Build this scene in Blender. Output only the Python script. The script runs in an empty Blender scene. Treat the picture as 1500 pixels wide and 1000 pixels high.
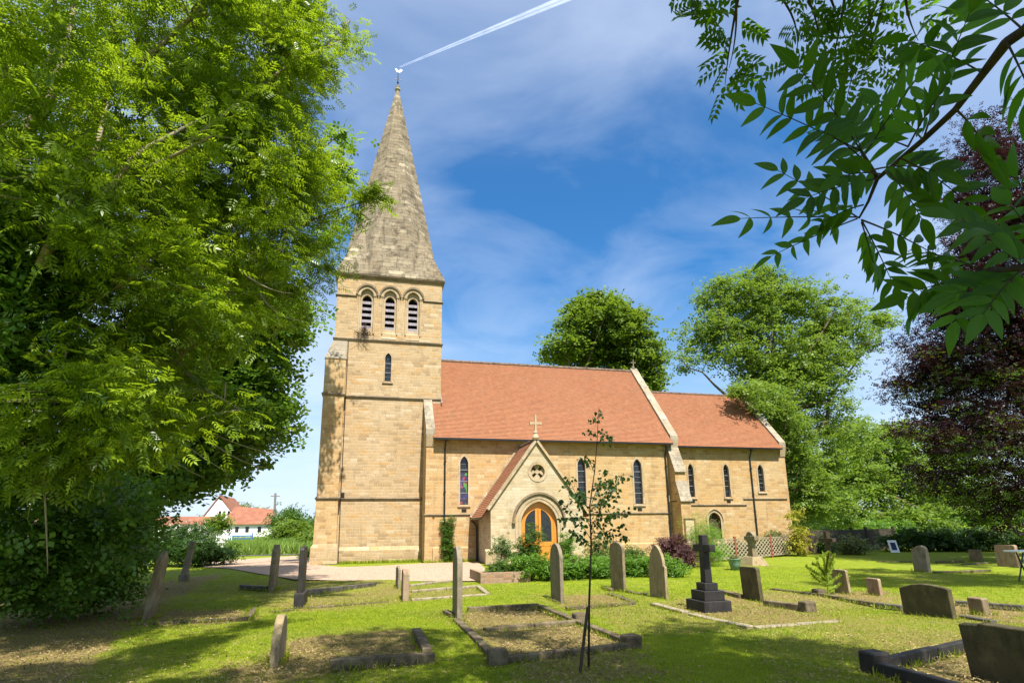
import bpy, math, random
import numpy as np
from mathutils import Vector, Matrix
from mathutils.geometry import tessellate_polygon
random.seed(7); rng = np.random.default_rng(11)
R = math.radians
S = bpy.context.scene
COL = S.collection

# ---------------------------------------------------------------- camera
FPX, PITCH, ROLL, YAW, CX, CY, EYE = 847.78, R(12.3442), R(-.76883), R(14.1661), 750.0, 586.3, 1.7
def cam_axes():
    cp, sp = math.cos(PITCH), math.sin(PITCH)
    F = Vector((0, cp, sp)); U = Vector((0, -sp, cp)); X = Vector((1, 0, 0))
    cr, sr = math.cos(ROLL), math.sin(ROLL)
    a = X*cr + U*sr; b = U*cr - X*sr
    M = Matrix.Rotation(-YAW, 3, 'Z')
    return M @ a, M @ b, M @ F
AX, AY, AZ = cam_axes()
EYEP = Vector((0, 0, EYE))
def ray(px, py): return AX*((px-CX)/FPX) - AY*((py-CY)/FPX) + AZ
def G(px, py, z=0.0):                       # point of the ground under a pixel
    d = ray(px, py); return EYEP + d*((z-EYE)/d.z)
def PY(px, py, Y):                          # point at depth Y
    d = ray(px, py); return EYEP + d*(Y/d.y)
def PD(px, py, D):
    return EYEP + ray(px, py).normalized()*D
def proj(P):
    d = Vector(P) - EYEP; z = d.dot(AZ)
    return CX + FPX*d.dot(AX)/z, CY - FPX*d.dot(AY)/z
cd = bpy.data.cameras.new('camera'); cam = bpy.data.objects.new('camera', cd); COL.objects.link(cam)
cd.sensor_width = 36; cd.lens = FPX/1500*36; cd.shift_x = 0; cd.shift_y = (CY-500)/1500
cd.clip_start = .05; cd.clip_end = 20000
m = Matrix((AX, AY, -AZ)).transposed().to_4x4(); m.translation = EYEP; cam.matrix_world = m
S.camera = cam

EL, AZI = R(58), R(5)                          # sun height; east of the view's south
sdir = Vector((math.sin(AZI)*math.cos(EL), -math.cos(AZI)*math.cos(EL), math.sin(EL)))

# ---------------------------------------------------------------- materials
class NT:
    def __init__(s, mat):
        s.t = mat.node_tree; s.n = s.t.nodes; s.l = s.t.links
    def new(s, typ, **kw):
        n = s.n.new(typ)
        for k, v in kw.items():
            if k.startswith('i_'):
                key = k[2:].replace('_', ' ')
                n.inputs[key if not key.isdigit() else int(key)].default_value = v
            else: setattr(n, k, v)
        return n
    def link(s, a, b): s.l.new(a, b)
    def ramp(s, fac, stops, interp='LINEAR'):
        r = s.n.new('ShaderNodeValToRGB'); r.color_ramp.interpolation = interp
        e = r.color_ramp.elements
        while len(e) < len(stops): e.new(.5)
        for k, (p, c) in enumerate(stops):
            e[k].position = p; e[k].color = (*c, 1) if len(c) == 3 else c
        s.link(fac, r.inputs[0]); return r.outputs[0]
    def mix(s, fac, a, b, mode='MIX'):
        x = s.n.new('ShaderNodeMix'); x.data_type = 'RGBA'; x.blend_type = mode
        for i, v in ((0, fac), (6, a), (7, b)):
            if hasattr(v, 'is_output'): s.link(v, x.inputs[i])
            else: x.inputs[i].default_value = v if i == 0 or len(v) == 4 else (*v, 1)
        return x.outputs[2]
    def math(s, op, a, b=0.0, c=0.0):
        x = s.n.new('ShaderNodeMath'); x.operation = op
        for i, v in enumerate((a, b, c)):
            if hasattr(v, 'is_output'): s.link(v, x.inputs[i])
            else: x.inputs[i].default_value = v
        return x.outputs[0]
    def noise(s, vec, scale, detail=4, rough=.55, dist=0):
        n = s.new('ShaderNodeTexNoise'); n.inputs['Scale'].default_value = scale
        n.inputs['Detail'].default_value = detail; n.inputs['Roughness'].default_value = rough
        n.inputs['Distortion'].default_value = dist
        if vec is not None: s.link(vec, n.inputs['Vector'])
        return n.outputs['Fac']
    def pos(s): return s.new('ShaderNodeNewGeometry').outputs['Position']
    def scaled(s, vec, sc):
        v = s.new('ShaderNodeVectorMath', operation='MULTIPLY'); s.link(vec, v.inputs[0]); v.inputs[1].default_value = sc
        return v.outputs[0]
def base_mat(name, rough=.9, spec=.3):
    mt = bpy.data.materials.new(name); mt.use_nodes = True
    t = NT(mt); b = t.n['Principled BSDF']; b.inputs['Roughness'].default_value = rough
    b.inputs['Specular IOR Level'].default_value = spec
    return mt, t, b
def bump(t, b, h, strength=.5, dist=.02):
    n = t.new('ShaderNodeBump'); n.inputs['Strength'].default_value = strength; n.inputs['Distance'].default_value = dist
    t.link(h, n.inputs['Height']); t.link(n.outputs[0], b.inputs['Normal'])
def flat_mat(name, col, rough=.6, spec=.4, metal=0, nscale=8, var=.25, bmp=0):
    mt, t, b = base_mat(name, rough, spec); b.inputs['Metallic'].default_value = metal
    f = t.noise(t.pos(), nscale, 5)
    c = t.ramp(f, [(.3, [x*(1-var) for x in col]), (.7, [min(1, x*(1+var)) for x in col])])
    t.link(c, b.inputs['Base Color'])
    if bmp: bump(t, b, t.noise(t.pos(), nscale*5, 6), bmp, .02)
    return mt
def wall_uv(t):                              # u along the wall whatever way it faces, v up
    g = t.new('ShaderNodeNewGeometry'); sp = t.new('ShaderNodeSeparateXYZ'); t.link(g.outputs['Position'], sp.inputs[0])
    sn = t.new('ShaderNodeSeparateXYZ'); t.link(g.outputs['True Normal'], sn.inputs[0])
    ax = t.math('ABSOLUTE', sn.outputs[0]); ay = t.math('ABSOLUTE', sn.outputs[1])
    k = t.math('GREATER_THAN', ax, ay)
    u = t.math('ADD', t.math('MULTIPLY', sp.outputs[0], t.math('SUBTRACT', 1.0, k)), t.math('MULTIPLY', sp.outputs[1], k))
    cb = t.new('ShaderNodeCombineXYZ'); t.link(u, cb.inputs[0]); t.link(sp.outputs[2], cb.inputs[1])
    return cb.outputs[0], g.outputs['Position'], sp
def stone_mat(name, typ, pale, dark, orange, mortar, bw=.40, rh=.16, ms=.010, stain=.3, grime=.25, bm=.5, patch=.3, hs=1.0, run=.35):
    """coursed blocks of uneven length, every block its own tone; stains, run-off and grime over them"""
    mt, t, b = base_mat(name, .92, .2)
    uv, pos, sp = wall_uv(t)
    wob = t.new('ShaderNodeTexNoise'); wob.inputs['Scale'].default_value = 2.4; t.link(pos, wob.inputs['Vector'])
    vm = t.new('ShaderNodeVectorMath', operation='MULTIPLY_ADD'); t.link(wob.outputs['Color'], vm.inputs[0])
    vm.inputs[1].default_value = (.06, .035, 0); t.link(uv, vm.inputs[2])
    s2 = t.new('ShaderNodeSeparateXYZ'); t.link(vm.outputs[0], s2.inputs[0]); u, v = s2.outputs[0], s2.outputs[1]
    rf = t.math('DIVIDE', v, rh); row = t.math('FLOOR', rf); fv = t.math('FRACT', rf)
    w1 = t.new('ShaderNodeTexWhiteNoise', noise_dimensions='1D'); t.link(t.math('ADD', row, .37), w1.inputs['W']); h1 = w1.outputs['Value']
    wd = t.math('MULTIPLY', t.math('ADD', t.math('MULTIPLY', h1, .9), .6), bw)
    uu = t.math('DIVIDE', t.math('ADD', u, t.math('MULTIPLY', h1, 7.3)), wd); colm = t.math('FLOOR', uu); fu = t.math('FRACT', uu)
    du = t.math('MULTIPLY', t.math('MINIMUM', fu, t.math('SUBTRACT', 1.0, fu)), wd)
    dv = t.math('MULTIPLY', t.math('MINIMUM', fv, t.math('SUBTRACT', 1.0, fv)), rh)
    mort = t.math('SUBTRACT', 1.0, t.math('MINIMUM', t.math('DIVIDE', t.math('MINIMUM', du, dv), ms), 1.0))
    cb = t.new('ShaderNodeCombineXYZ'); t.link(t.math('ADD', colm, .5), cb.inputs[0]); t.link(t.math('ADD', row, .5), cb.inputs[1])
    wn = t.new('ShaderNodeTexWhiteNoise', noise_dimensions='2D'); t.link(cb.outputs[0], wn.inputs['Vector']); cell = wn.outputs['Value']
    mid = [(x+y)/2 for x, y in zip(typ, dark)]
    col = t.mix(.78, typ, t.ramp(cell, [(0, dark), (.16, mid), (.3, typ), (.66, [x*1.05 for x in typ]), (.80, orange), (.9, typ), (1, pale)]))
    pn = t.noise(pos, .8, 6, .62)
    col = t.mix(t.math('MULTIPLY', t.ramp(pn, [(.5, (0, 0, 0)), (.66, (1, 1, 1))]), patch), col, pale)
    big = t.noise(pos, .45, 5, .6)
    col = t.mix(t.math('MULTIPLY', t.ramp(big, [(.5, (0, 0, 0)), (.68, (1, 1, 1))]), stain), col, orange)
    med = t.noise(t.scaled(pos, (1, 1, hs)), 2.2, 7, .68)
    col = t.mix(t.math('MULTIPLY', t.ramp(med, [(.5, (0, 0, 0)), (.72, (1, 1, 1))]), grime), col, [x*.32 for x in dark])
    ro = t.noise(t.scaled(pos, (1, 1, .12)), 3.4, 5, .6)
    col = t.mix(t.math('MULTIPLY', t.ramp(ro, [(.55, (0, 0, 0)), (.75, (1, 1, 1))]), run), col, [x*.55 for x in dark])
    col = t.mix(t.math('MULTIPLY', mort, .65), col, mortar)
    fine = t.noise(pos, 24, 7, .75)
    col = t.mix(.65, col, t.ramp(fine, [(.3, (.25, .25, .25)), (.7, (.75, .75, .75))]), 'OVERLAY')
    t.link(col, b.inputs['Base Color'])
    h = t.math('ADD', t.math('MULTIPLY', mort, -.9), t.math('MULTIPLY', fine, .8))
    h = t.math('ADD', h, t.math('MULTIPLY', cell, .6))
    bump(t, b, h, bm, .02)
    return mt
M = {}
M['wall'] = stone_mat('honey_sandstone_blocks', (.415, .285, .14), (.50, .395, .24), (.30, .18, .08), (.43, .24, .08), (.54, .45, .31), stain=.45, grime=.22)
M['tower'] = stone_mat('tower_sandstone_blocks', (.385, .28, .16), (.48, .385, .26), (.27, .185, .10), (.40, .24, .095), (.56, .47, .34), bw=.44, rh=.165, ms=.013, stain=.3, grime=.2)
M['porch'] = stone_mat('porch_rubble_stone', (.42, .34, .22), (.52, .455, .34), (.31, .235, .14), (.42, .30, .16), (.54, .47, .36), bw=.30, rh=.15, stain=.2, grime=.25, patch=.6)
M['spire'] = stone_mat('weathered_spire_stone', (.215, .175, .12), (.42, .355, .25), (.11, .088, .062), (.19, .145, .09), (.12, .10, .07), bw=.7, rh=.25, stain=.3, grime=1.0, bm=1.0, patch=.35, hs=1.6, run=.9)
M['trim'] = stone_mat('dressed_limestone', (.39, .305, .20), (.48, .40, .29), (.30, .225, .135), (.42, .30, .15), (.36, .28, .18), bw=.9, rh=.55, ms=.006, stain=.25, grime=.35, bm=.3)
M['weathering'] = stone_mat('grey_weathering_stone', (.30, .26, .195), (.42, .37, .29), (.20, .165, .12), (.28, .22, .14), (.14, .12, .09), bw=.7, rh=.3, grime=.7, bm=.7)
M['string'] = stone_mat('dark_string_stone', (.20, .155, .10), (.27, .21, .14), (.13, .10, .065), (.2, .14, .08), (.12, .09, .06), bw=.9, rh=.5, grime=.6, bm=.5)

def tile_mat():
    mt, t, b = base_mat('clay_roof_tiles', .85, .25)
    g = t.pos(); sp = t.new('ShaderNodeSeparateXYZ'); t.link(g, sp.inputs[0])
    cb = t.new('ShaderNodeCombineXYZ'); t.link(t.math('ADD', sp.outputs[0], t.math('MULTIPLY', sp.outputs[1], .0)), cb.inputs[0]); t.link(sp.outputs[2], cb.inputs[1])
    n = t.new('ShaderNodeTexBrick'); n.offset = .5
    for k, v in (('Scale', 1), ('Mortar Size', .006), ('Mortar Smooth', .2), ('Bias', 0), ('Brick Width', .165), ('Row Height', .0866)): n.inputs[k].default_value = v
    n.inputs['Color1'].default_value = (.265, .105, .046, 1); n.inputs['Color2'].default_value = (.22, .082, .035, 1); n.inputs['Mortar'].default_value = (.17, .07, .045, 1)
    t.link(cb.outputs[0], n.inputs['Vector'])
    big = t.noise(g, .35, 4); 
    sn = t.new('ShaderNodeVectorMath', operation='SNAP'); t.link(cb.outputs[0], sn.inputs[0]); sn.inputs[1].default_value = (.165, .0866, 1)
    wn = t.new('ShaderNodeTexWhiteNoise', noise_dimensions='2D'); t.link(sn.outputs[0], wn.inputs['Vector'])
    col = t.mix(.5, n.outputs['Color'], t.ramp(wn.outputs['Value'], [(0, (.17, .066, .032)), (.25, (.235, .092, .042)), (.7, (.265, .106, .048)), (1, (.31, .145, .075))]))
    col = t.mix(t.math('MULTIPLY', big, .3), col, (.36, .18, .10))
    st = t.noise(t.scaled(g, (6, 1, 1)), 1.2, 5, .7)
    col = t.mix(t.math('MULTIPLY', t.ramp(st, [(.5, (0, 0, 0)), (.75, (1, 1, 1))]), .45), col, (.18, .095, .065))
    ms_ = t.noise(g, 1.7, 7, .7); col = t.mix(t.math('MULTIPLY', t.ramp(ms_, [(.56, (0, 0, 0)), (.7, (1, 1, 1))]), .4), col, (.17, .12, .07))
    t.link(col, b.inputs['Base Color']); bump(t, b, t.noise(g, 30, 3), .4, .01)
    return mt
M['tile'] = tile_mat()
M['ridge'] = flat_mat('mossy_ridge_tile', (.13, .09, .065), .9, nscale=5, var=.6, bmp=.4)
M['iron'] = flat_mat('black_painted_iron', (.012, .012, .013), .4, .5)
M['lead'] = flat_mat('lead_flashing', (.16, .16, .17), .6, .4)
M['dark'] = flat_mat('interior_gloom_black', (.008, .008, .01), .9, .1)  # near-black colour stands in for the shade inside openings
M['louvre'] = flat_mat('weathered_slate_louvre', (.27, .24, .27), .8, .2, nscale=14, var=.35, bmp=.3)
M['gilt'] = flat_mat('pale_gilded_metal', (.75, .78, .78), .35, .5, .3)
M['timber_dark'] = flat_mat('dark_stained_timber', (.045, .028, .018), .8, nscale=9, var=.4, bmp=.3)
def oak_mat():
    mt, t, b = base_mat('varnished_orange_oak', .35, .5)
    w = t.noise(t.scaled(t.pos(), (16, 16, 1.2)), 3, 5, .6)
    t.link(t.ramp(w, [(.3, (.50, .17, .022)), (.6, (.62, .235, .035)), (.8, (.46, .15, .02))]), b.inputs['Base Color']); bump(t, b, w, .2, .004)
    return mt
M['oak'] = oak_mat()
def glass_mat():
    mt, t, b = base_mat('leaded_church_glass', .15, .5)
    g = t.pos(); sp = t.new('ShaderNodeSeparateXYZ'); t.link(g, sp.inputs[0])
    cb = t.new('ShaderNodeCombineXYZ'); t.link(t.math('ADD', sp.outputs[0], sp.outputs[2]), cb.inputs[0]); t.link(t.math('SUBTRACT', sp.outputs[2], sp.outputs[0]), cb.inputs[1])
    ck = t.new('ShaderNodeTexBrick'); ck.offset = 0
    for k, v in (('Scale', 1), ('Mortar Size', .012), ('Mortar Smooth', .1), ('Brick Width', .15), ('Row Height', .15)): ck.inputs[k].default_value = v
    ck.inputs['Color1'].default_value = (.018, .022, .028, 1); ck.inputs['Color2'].default_value = (.006, .008, .011, 1); ck.inputs['Mortar'].default_value = (.03, .03, .033, 1)
    t.link(cb.outputs[0], ck.inputs['Vector']); t.link(ck.outputs['Color'], b.inputs['Base Color'])
    bump(t, b, t.noise(g, 9, 2), .25, .02)
    return mt
M['glass'] = glass_mat()
def stained_mat():
    mt, t, b = base_mat('stained_glass_panel', .15, .8)
    v = t.new('ShaderNodeTexVoronoi'); v.inputs['Scale'].default_value = 5; t.link(t.scaled(t.pos(), (1.6, 1, 1)), v.inputs['Vector'])
    sp = t.new('ShaderNodeSeparateColor'); t.link(v.outputs['Color'], sp.inputs[0])
    c = t.ramp(sp.outputs[0], [(0, (.03, .02, .05)), (.35, (.02, .03, .05)), (.5, (.35, .03, .03)), (.66, (.06, .25, .03)), (.8, (.05, .04, .16)), (1, (.3, .05, .05))], 'CONSTANT')
    t.link(c, b.inputs['Base Color']); return mt
M['stained'] = stained_mat()

def grave_mat(name, col, lich=(.30, .27, .17), dk=(.05, .045, .03), bm=.6, rough=.9, amt=.6):
    mt, t, b = base_mat(name, rough, .3)
    p = t.pos(); a = t.noise(p, 3.5, 7, .65); c2 = t.noise(t.scaled(p, (1, 1, .35)), 9, 6, .6)
    col_ = t.mix(t.math('MULTIPLY', t.ramp(a, [(.45, (0, 0, 0)), (.62, (1, 1, 1))]), amt), col, lich)
    col_ = t.mix(t.math('MULTIPLY', t.ramp(c2, [(.5, (0, 0, 0)), (.7, (1, 1, 1))]), amt), col_, dk)
    f = t.noise(p, 60, 5, .7)
    col_ = t.mix(.5, col_, t.ramp(f, [(.25, (.2, .2, .2)), (.75, (.8, .8, .8))]), 'OVERLAY')
    t.link(col_, b.inputs['Base Color']); bump(t, b, t.math('ADD', f, t.math('MULTIPLY', a, 2.0)), bm, .015)
    return mt
M['gr_brown'] = grave_mat('brown_weathered_sandstone', (.19, .14, .08))
M['gr_gold'] = grave_mat('golden_sandstone', (.27, .205, .11), (.33, .28, .17))
M['gr_grey'] = grave_mat('grey_lichened_stone', (.19, .155, .105), (.27, .23, .16))
M['gr_granite'] = grave_mat('dark_grey_granite', (.020, .018, .018), (.045, .04, .036), (.01, .01, .01), .2, .6, .5)
M['gr_rough'] = grave_mat('rough_hewn_mossy_stone', (.075, .062, .03), (.14, .12, .055), (.03, .03, .018), 1.0)
M['gr_pink'] = grave_mat('reddish_brown_stone', (.30, .185, .12))
M['kerb'] = grave_mat('mossy_kerb_stone', (.095, .072, .043), (.20, .16, .095), (.022, .018, .011), amt=.8)
M['kerb_pale'] = grave_mat('pale_kerb_stone', (.26, .21, .14), (.38, .33, .23))
M['kerb_dark'] = grave_mat('dark_kerb_stone', (.07, .06, .05), (.15, .14, .12), (.03, .03, .028), .3, .6)

def leaf_mat(name, c1, c2, trans=(.25, .42, .04), tw=.4, rough=.45, spec=.25):
    mt = bpy.data.materials.new(name); mt.use_nodes = True; t = NT(mt)
    for n in list(t.n): t.n.remove(n)
    o = t.new('ShaderNodeOutputMaterial')
    at = t.new('ShaderNodeAttribute', attribute_name='tint')
    c = t.mix(at.outputs['Fac'], c1, c2)
    tc = t.mix(at.outputs['Fac'], [x*.75 for x in trans], trans)
    d = t.new('ShaderNodeBsdfPrincipled'); t.link(c, d.inputs['Base Color']); d.inputs['Roughness'].default_value = rough; d.inputs['Specular IOR Level'].default_value = spec
    tr = t.new('ShaderNodeBsdfTranslucent'); t.link(tc, tr.inputs['Color'])
    mx = t.new('ShaderNodeMixShader'); mx.inputs[0].default_value = tw
    t.link(d.outputs[0], mx.inputs[1]); t.link(tr.outputs[0], mx.inputs[2]); t.link(mx.outputs[0], o.inputs[0])
    return mt
M['lf_ash'] = leaf_mat('ash_leaf', (.03, .08, .006), (.23, .32, .018), (.48, .68, .02), .36, .38, .4)
M['lf_dark'] = leaf_mat('sycamore_leaf', (.03, .085, .010), (.12, .21, .022), (.28, .48, .03), .35)
M['lf_ivy'] = leaf_mat('ivy_and_holly_leaf', (.028, .075, .012), (.10, .185, .024), (.22, .42, .03), .32, .35)
M['lf_lime'] = leaf_mat('lime_tree_leaf', (.065, .12, .012), (.14, .205, .02), (.28, .42, .03), .35)
M['lf_far'] = leaf_mat('far_ash_leaf', (.075, .13, .018), (.15, .225, .03), (.32, .48, .05), .38)
M['lf_copper'] = leaf_mat('copper_beech_leaf', (.013, .007, .010), (.036, .015, .019), (.08, .018, .022), .22)
M['lf_beechg'] = leaf_mat('green_beech_leaf', (.035, .07, .012), (.085, .13, .02), (.24, .38, .03), .35)
M['lf_near'] = leaf_mat('near_ash_leaflet', (.022, .060, .007), (.052, .115, .010), (.14, .34, .008), .48, .5)
def veined():
    mt = bpy.data.materials.new('near_ash_leaflet_veined'); mt.use_nodes = True; t = NT(mt); [t.n.remove(n) for n in list(t.n)]
    o = t.new('ShaderNodeOutputMaterial'); at = t.new('ShaderNodeAttribute', attribute_name='tint'); rb_ = t.new('ShaderNodeAttribute', attribute_name='rib').outputs['Fac']; al = t.new('ShaderNodeAttribute', attribute_name='along').outputs['Fac']
    edge = t.math('SUBTRACT', 1.0, rb_); vn_ = t.math('SINE', t.math('MULTIPLY', t.math('SUBTRACT', al, t.math('MULTIPLY', edge, .12)), 62.0))
    vein = t.math('MAXIMUM', t.ramp(rb_, [(.86, (0, 0, 0)), (.97, (1, 1, 1))]), t.ramp(vn_, [(.80, (0, 0, 0)), (1.0, (.45, .45, .45))]))
    sp_n = t.noise(t.pos(), 35, 5, .6); sp_m = t.ramp(sp_n, [(.62, (0, 0, 0)), (.72, (1, 1, 1))])
    c = t.mix(at.outputs['Fac'], (.009, .030, .003), (.028, .072, .005)); c = t.mix(t.math('MULTIPLY', vein, .55), c, (.10, .19, .03)); c = t.mix(t.math('MULTIPLY', sp_m, .4), c, (.09, .10, .02))
    tc = t.mix(at.outputs['Fac'], (.045, .17, .003), (.15, .38, .008)); tc = t.mix(t.math('MULTIPLY', vein, .45), tc, (.03, .10, .004))
    d = t.new('ShaderNodeBsdfPrincipled'); t.link(c, d.inputs['Base Color']); d.inputs['Roughness'].default_value = .42; d.inputs['Specular IOR Level'].default_value = .3
    bn = t.new('ShaderNodeBump'); bn.inputs['Strength'].default_value = .5; bn.inputs['Distance'].default_value = .002; t.link(vein, bn.inputs['Height']); t.link(bn.outputs[0], d.inputs['Normal'])
    tr = t.new('ShaderNodeBsdfTranslucent'); t.link(tc, tr.inputs['Color']); mx = t.new('ShaderNodeMixShader'); mx.inputs[0].default_value = .5
    t.link(d.outputs[0], mx.inputs[1]); t.link(tr.outputs[0], mx.inputs[2]); t.link(mx.outputs[0], o.inputs[0]); return mt
M['lf_near_veined'] = veined()
M['lf_birch'] = leaf_mat('birch_leaf', (.012, .034, .008), (.038, .08, .015), (.10, .22, .018), .28, .5)
M['lf_shrub'] = leaf_mat('garden_shrub_leaf', (.06, .14, .016), (.13, .24, .03), (.28, .5, .04), .35)
M['lf_rose'] = leaf_mat('rose_bush_leaf', (.03, .075, .014), (.08, .15, .025), (.2, .36, .04), .3)
M['lf_yellow'] = leaf_mat('golden_shrub_leaf', (.20, .22, .02), (.38, .33, .03), (.45, .45, .04), .35)
M['lf_purple'] = leaf_mat('smoke_bush_leaf', (.05, .022, .03), (.15, .08, .075), (.22, .08, .08), .3)
M['lf_feather'] = leaf_mat('feathery_green_leaf', (.09, .20, .02), (.17, .32, .03), (.35, .6, .04), .4)
M['lf_olive'] = leaf_mat('olive_shrub_leaf', (.11, .14, .04), (.20, .22, .07), (.3, .36, .08), .3)
M['lf_monkey'] = leaf_mat('monkey_puzzle_leaf', (.16, .24, .02), (.32, .40, .04), (.36, .46, .04), .2)
M['lf_hedge'] = leaf_mat('hedge_leaf', (.02, .055, .012), (.05, .10, .018), (.12, .24, .02), .25)
M['lf_meadow'] = leaf_mat('meadow_grass', (.14, .23, .035), (.22, .32, .06), (.34, .48, .06), .35)
M['lf_blossom'] = leaf_mat('white_blossom', (.55, .53, .45), (.8, .78, .7), (.6, .6, .5), .2)
M['lf_white'] = leaf_mat('daisy_petals', (.7, .7, .65), (.85, .85, .8), (.6, .6, .5), .2)
M['grass'] = leaf_mat('lawn_grass', (.075, .135, .007), (.29, .345, .014), (.54, .64, .018), .4, .6)
M['straw'] = leaf_mat('dry_grass_and_leaf_litter', (.09, .055, .02), (.46, .36, .17), (.35, .25, .08), .15, .8)
def bark_mat(name, c1, c2):
    mt, t, b = base_mat(name, .95, .15)
    w = t.noise(t.scaled(t.pos(), (5, 5, 1.3)), 3.5, 6, .65)
    t.link(t.ramp(w, [(.3, c1), (.7, c2)]), b.inputs['Base Color']); bump(t, b, w, .8, .03); return mt
M['bark'] = bark_mat('grey_brown_bark', (.07, .052, .033), (.19, .145, .09))
M['bark_pale'] = bark_mat('pale_ash_bark', (.17, .14, .09), (.34, .29, .19))
M['bark_dark'] = bark_mat('dark_bark', (.022, .017, .013), (.065, .05, .036))
M['twig'] = flat_mat('twig_bark', (.07, .05, .035), .9, nscale=20)

def ground_mat():
    mt, t, b = base_mat('mown_churchyard_grass', .95, .15)
    p = t.pos()
    n1 = t.noise(p, .45, 5, .6); n2 = t.noise(p, 2.6, 6, .65); n3 = t.noise(p, 26, 6, .75); n4 = t.noise(p, 120, 3, .8)
    g = t.ramp(n2, [(.3, (.14, .20, .009)), (.55, (.27, .32, .014)), (.75, (.38, .40, .026))])
    g = t.mix(t.ramp(n3, [(.3, (0, 0, 0)), (.75, (.75, .75, .75))]), g, (.07, .12, .012))
    dry = t.ramp(n3, [(.3, (.13, .085, .035)), (.7, (.34, .25, .105))])
    # dry ground round the graves, worn lawn elsewhere
    k = t.math('ADD', t.math('MULTIPLY', n1, 1.0), t.math('MULTIPLY', n2, .7))
    at = t.new('ShaderNodeAttribute', attribute_name='dry')
    k = t.math('ADD', k, t.math('MULTIPLY', at.outputs['Fac'], .8))
    c = t.mix(t.ramp(t.math('MULTIPLY', k, .5), [(.45, (0, 0, 0)), (.70, (.95, .95, .95))]), g, dry)
    t.link(c, b.inputs['Base Color'])
    bump(t, b, t.math('ADD', t.math('MULTIPLY', n3, 1.5), n4), .7, .03)
    return mt
M['ground'] = ground_mat()
def gravel_mat():
    mt, t, b = base_mat('pinkish_gravel', .95, .2)
    p = t.pos(); v = t.new('ShaderNodeTexVoronoi'); v.inputs['Scale'].default_value = 28; t.link(p, v.inputs['Vector'])
    sp = t.new('ShaderNodeSeparateColor'); t.link(v.outputs['Color'], sp.inputs[0])
    c = t.ramp(sp.outputs[0], [(0, (.24, .16, .11)), (.5, (.39, .275, .19)), (1, (.52, .41, .31))])
    c = t.mix(t.math('MULTIPLY', t.noise(p, 1.2, 5), .35), c, (.30, .22, .15))
    t.link(c, b.inputs['Base Color']); bump(t, b, v.outputs['Distance'], .8, .02); return mt
M['gravel'] = gravel_mat()
M['asphalt'] = flat_mat('grey_lane_asphalt', (.10, .10, .105), .95, nscale=3, var=.25)
M['render'] = flat_mat('white_render', (.78, .77, .74), .9, nscale=.5, var=.06)
M['pantile'] = flat_mat('red_pantiles', (.24, .095, .055), .9, nscale=1.2, var=.25)
M['blue'] = flat_mat('blue_paint', (.03, .14, .34), .5)
M['white_paint'] = flat_mat('white_paint', (.75, .75, .72), .5, var=.08)
M['pole'] = flat_mat('grey_weathered_pole', (.17, .15, .13), .9)
M['post_red'] = flat_mat('red_brown_fence_stain', (.20, .06, .035), .8, nscale=10)
M['lattice'] = flat_mat('bleached_lattice_timber', (.30, .245, .17), .85, nscale=10, bmp=.2)
M['panel_wood'] = flat_mat('shade_toned_fence_boards', (.05, .04, .028), .9, nscale=6, bmp=.3)  # dark tone stands in for shade on this stretch of fence
M['brick'] = stone_mat('low_bed_brick', (.28, .19, .125), (.36, .28, .2), (.2, .13, .08), (.32, .18, .1), (.36, .3, .22), bw=.2, rh=.075, ms=.006)
M['solar'] = flat_mat('dark_blue_solar_cell', (.01, .02, .07), .15, .8)
M['pot'] = flat_mat('green_grey_glazed_pot', (.12, .2, .15), .4)
M['notice'] = flat_mat('bleached_notice_board', (.50, .38, .24), .7, nscale=3, var=.1)

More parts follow.
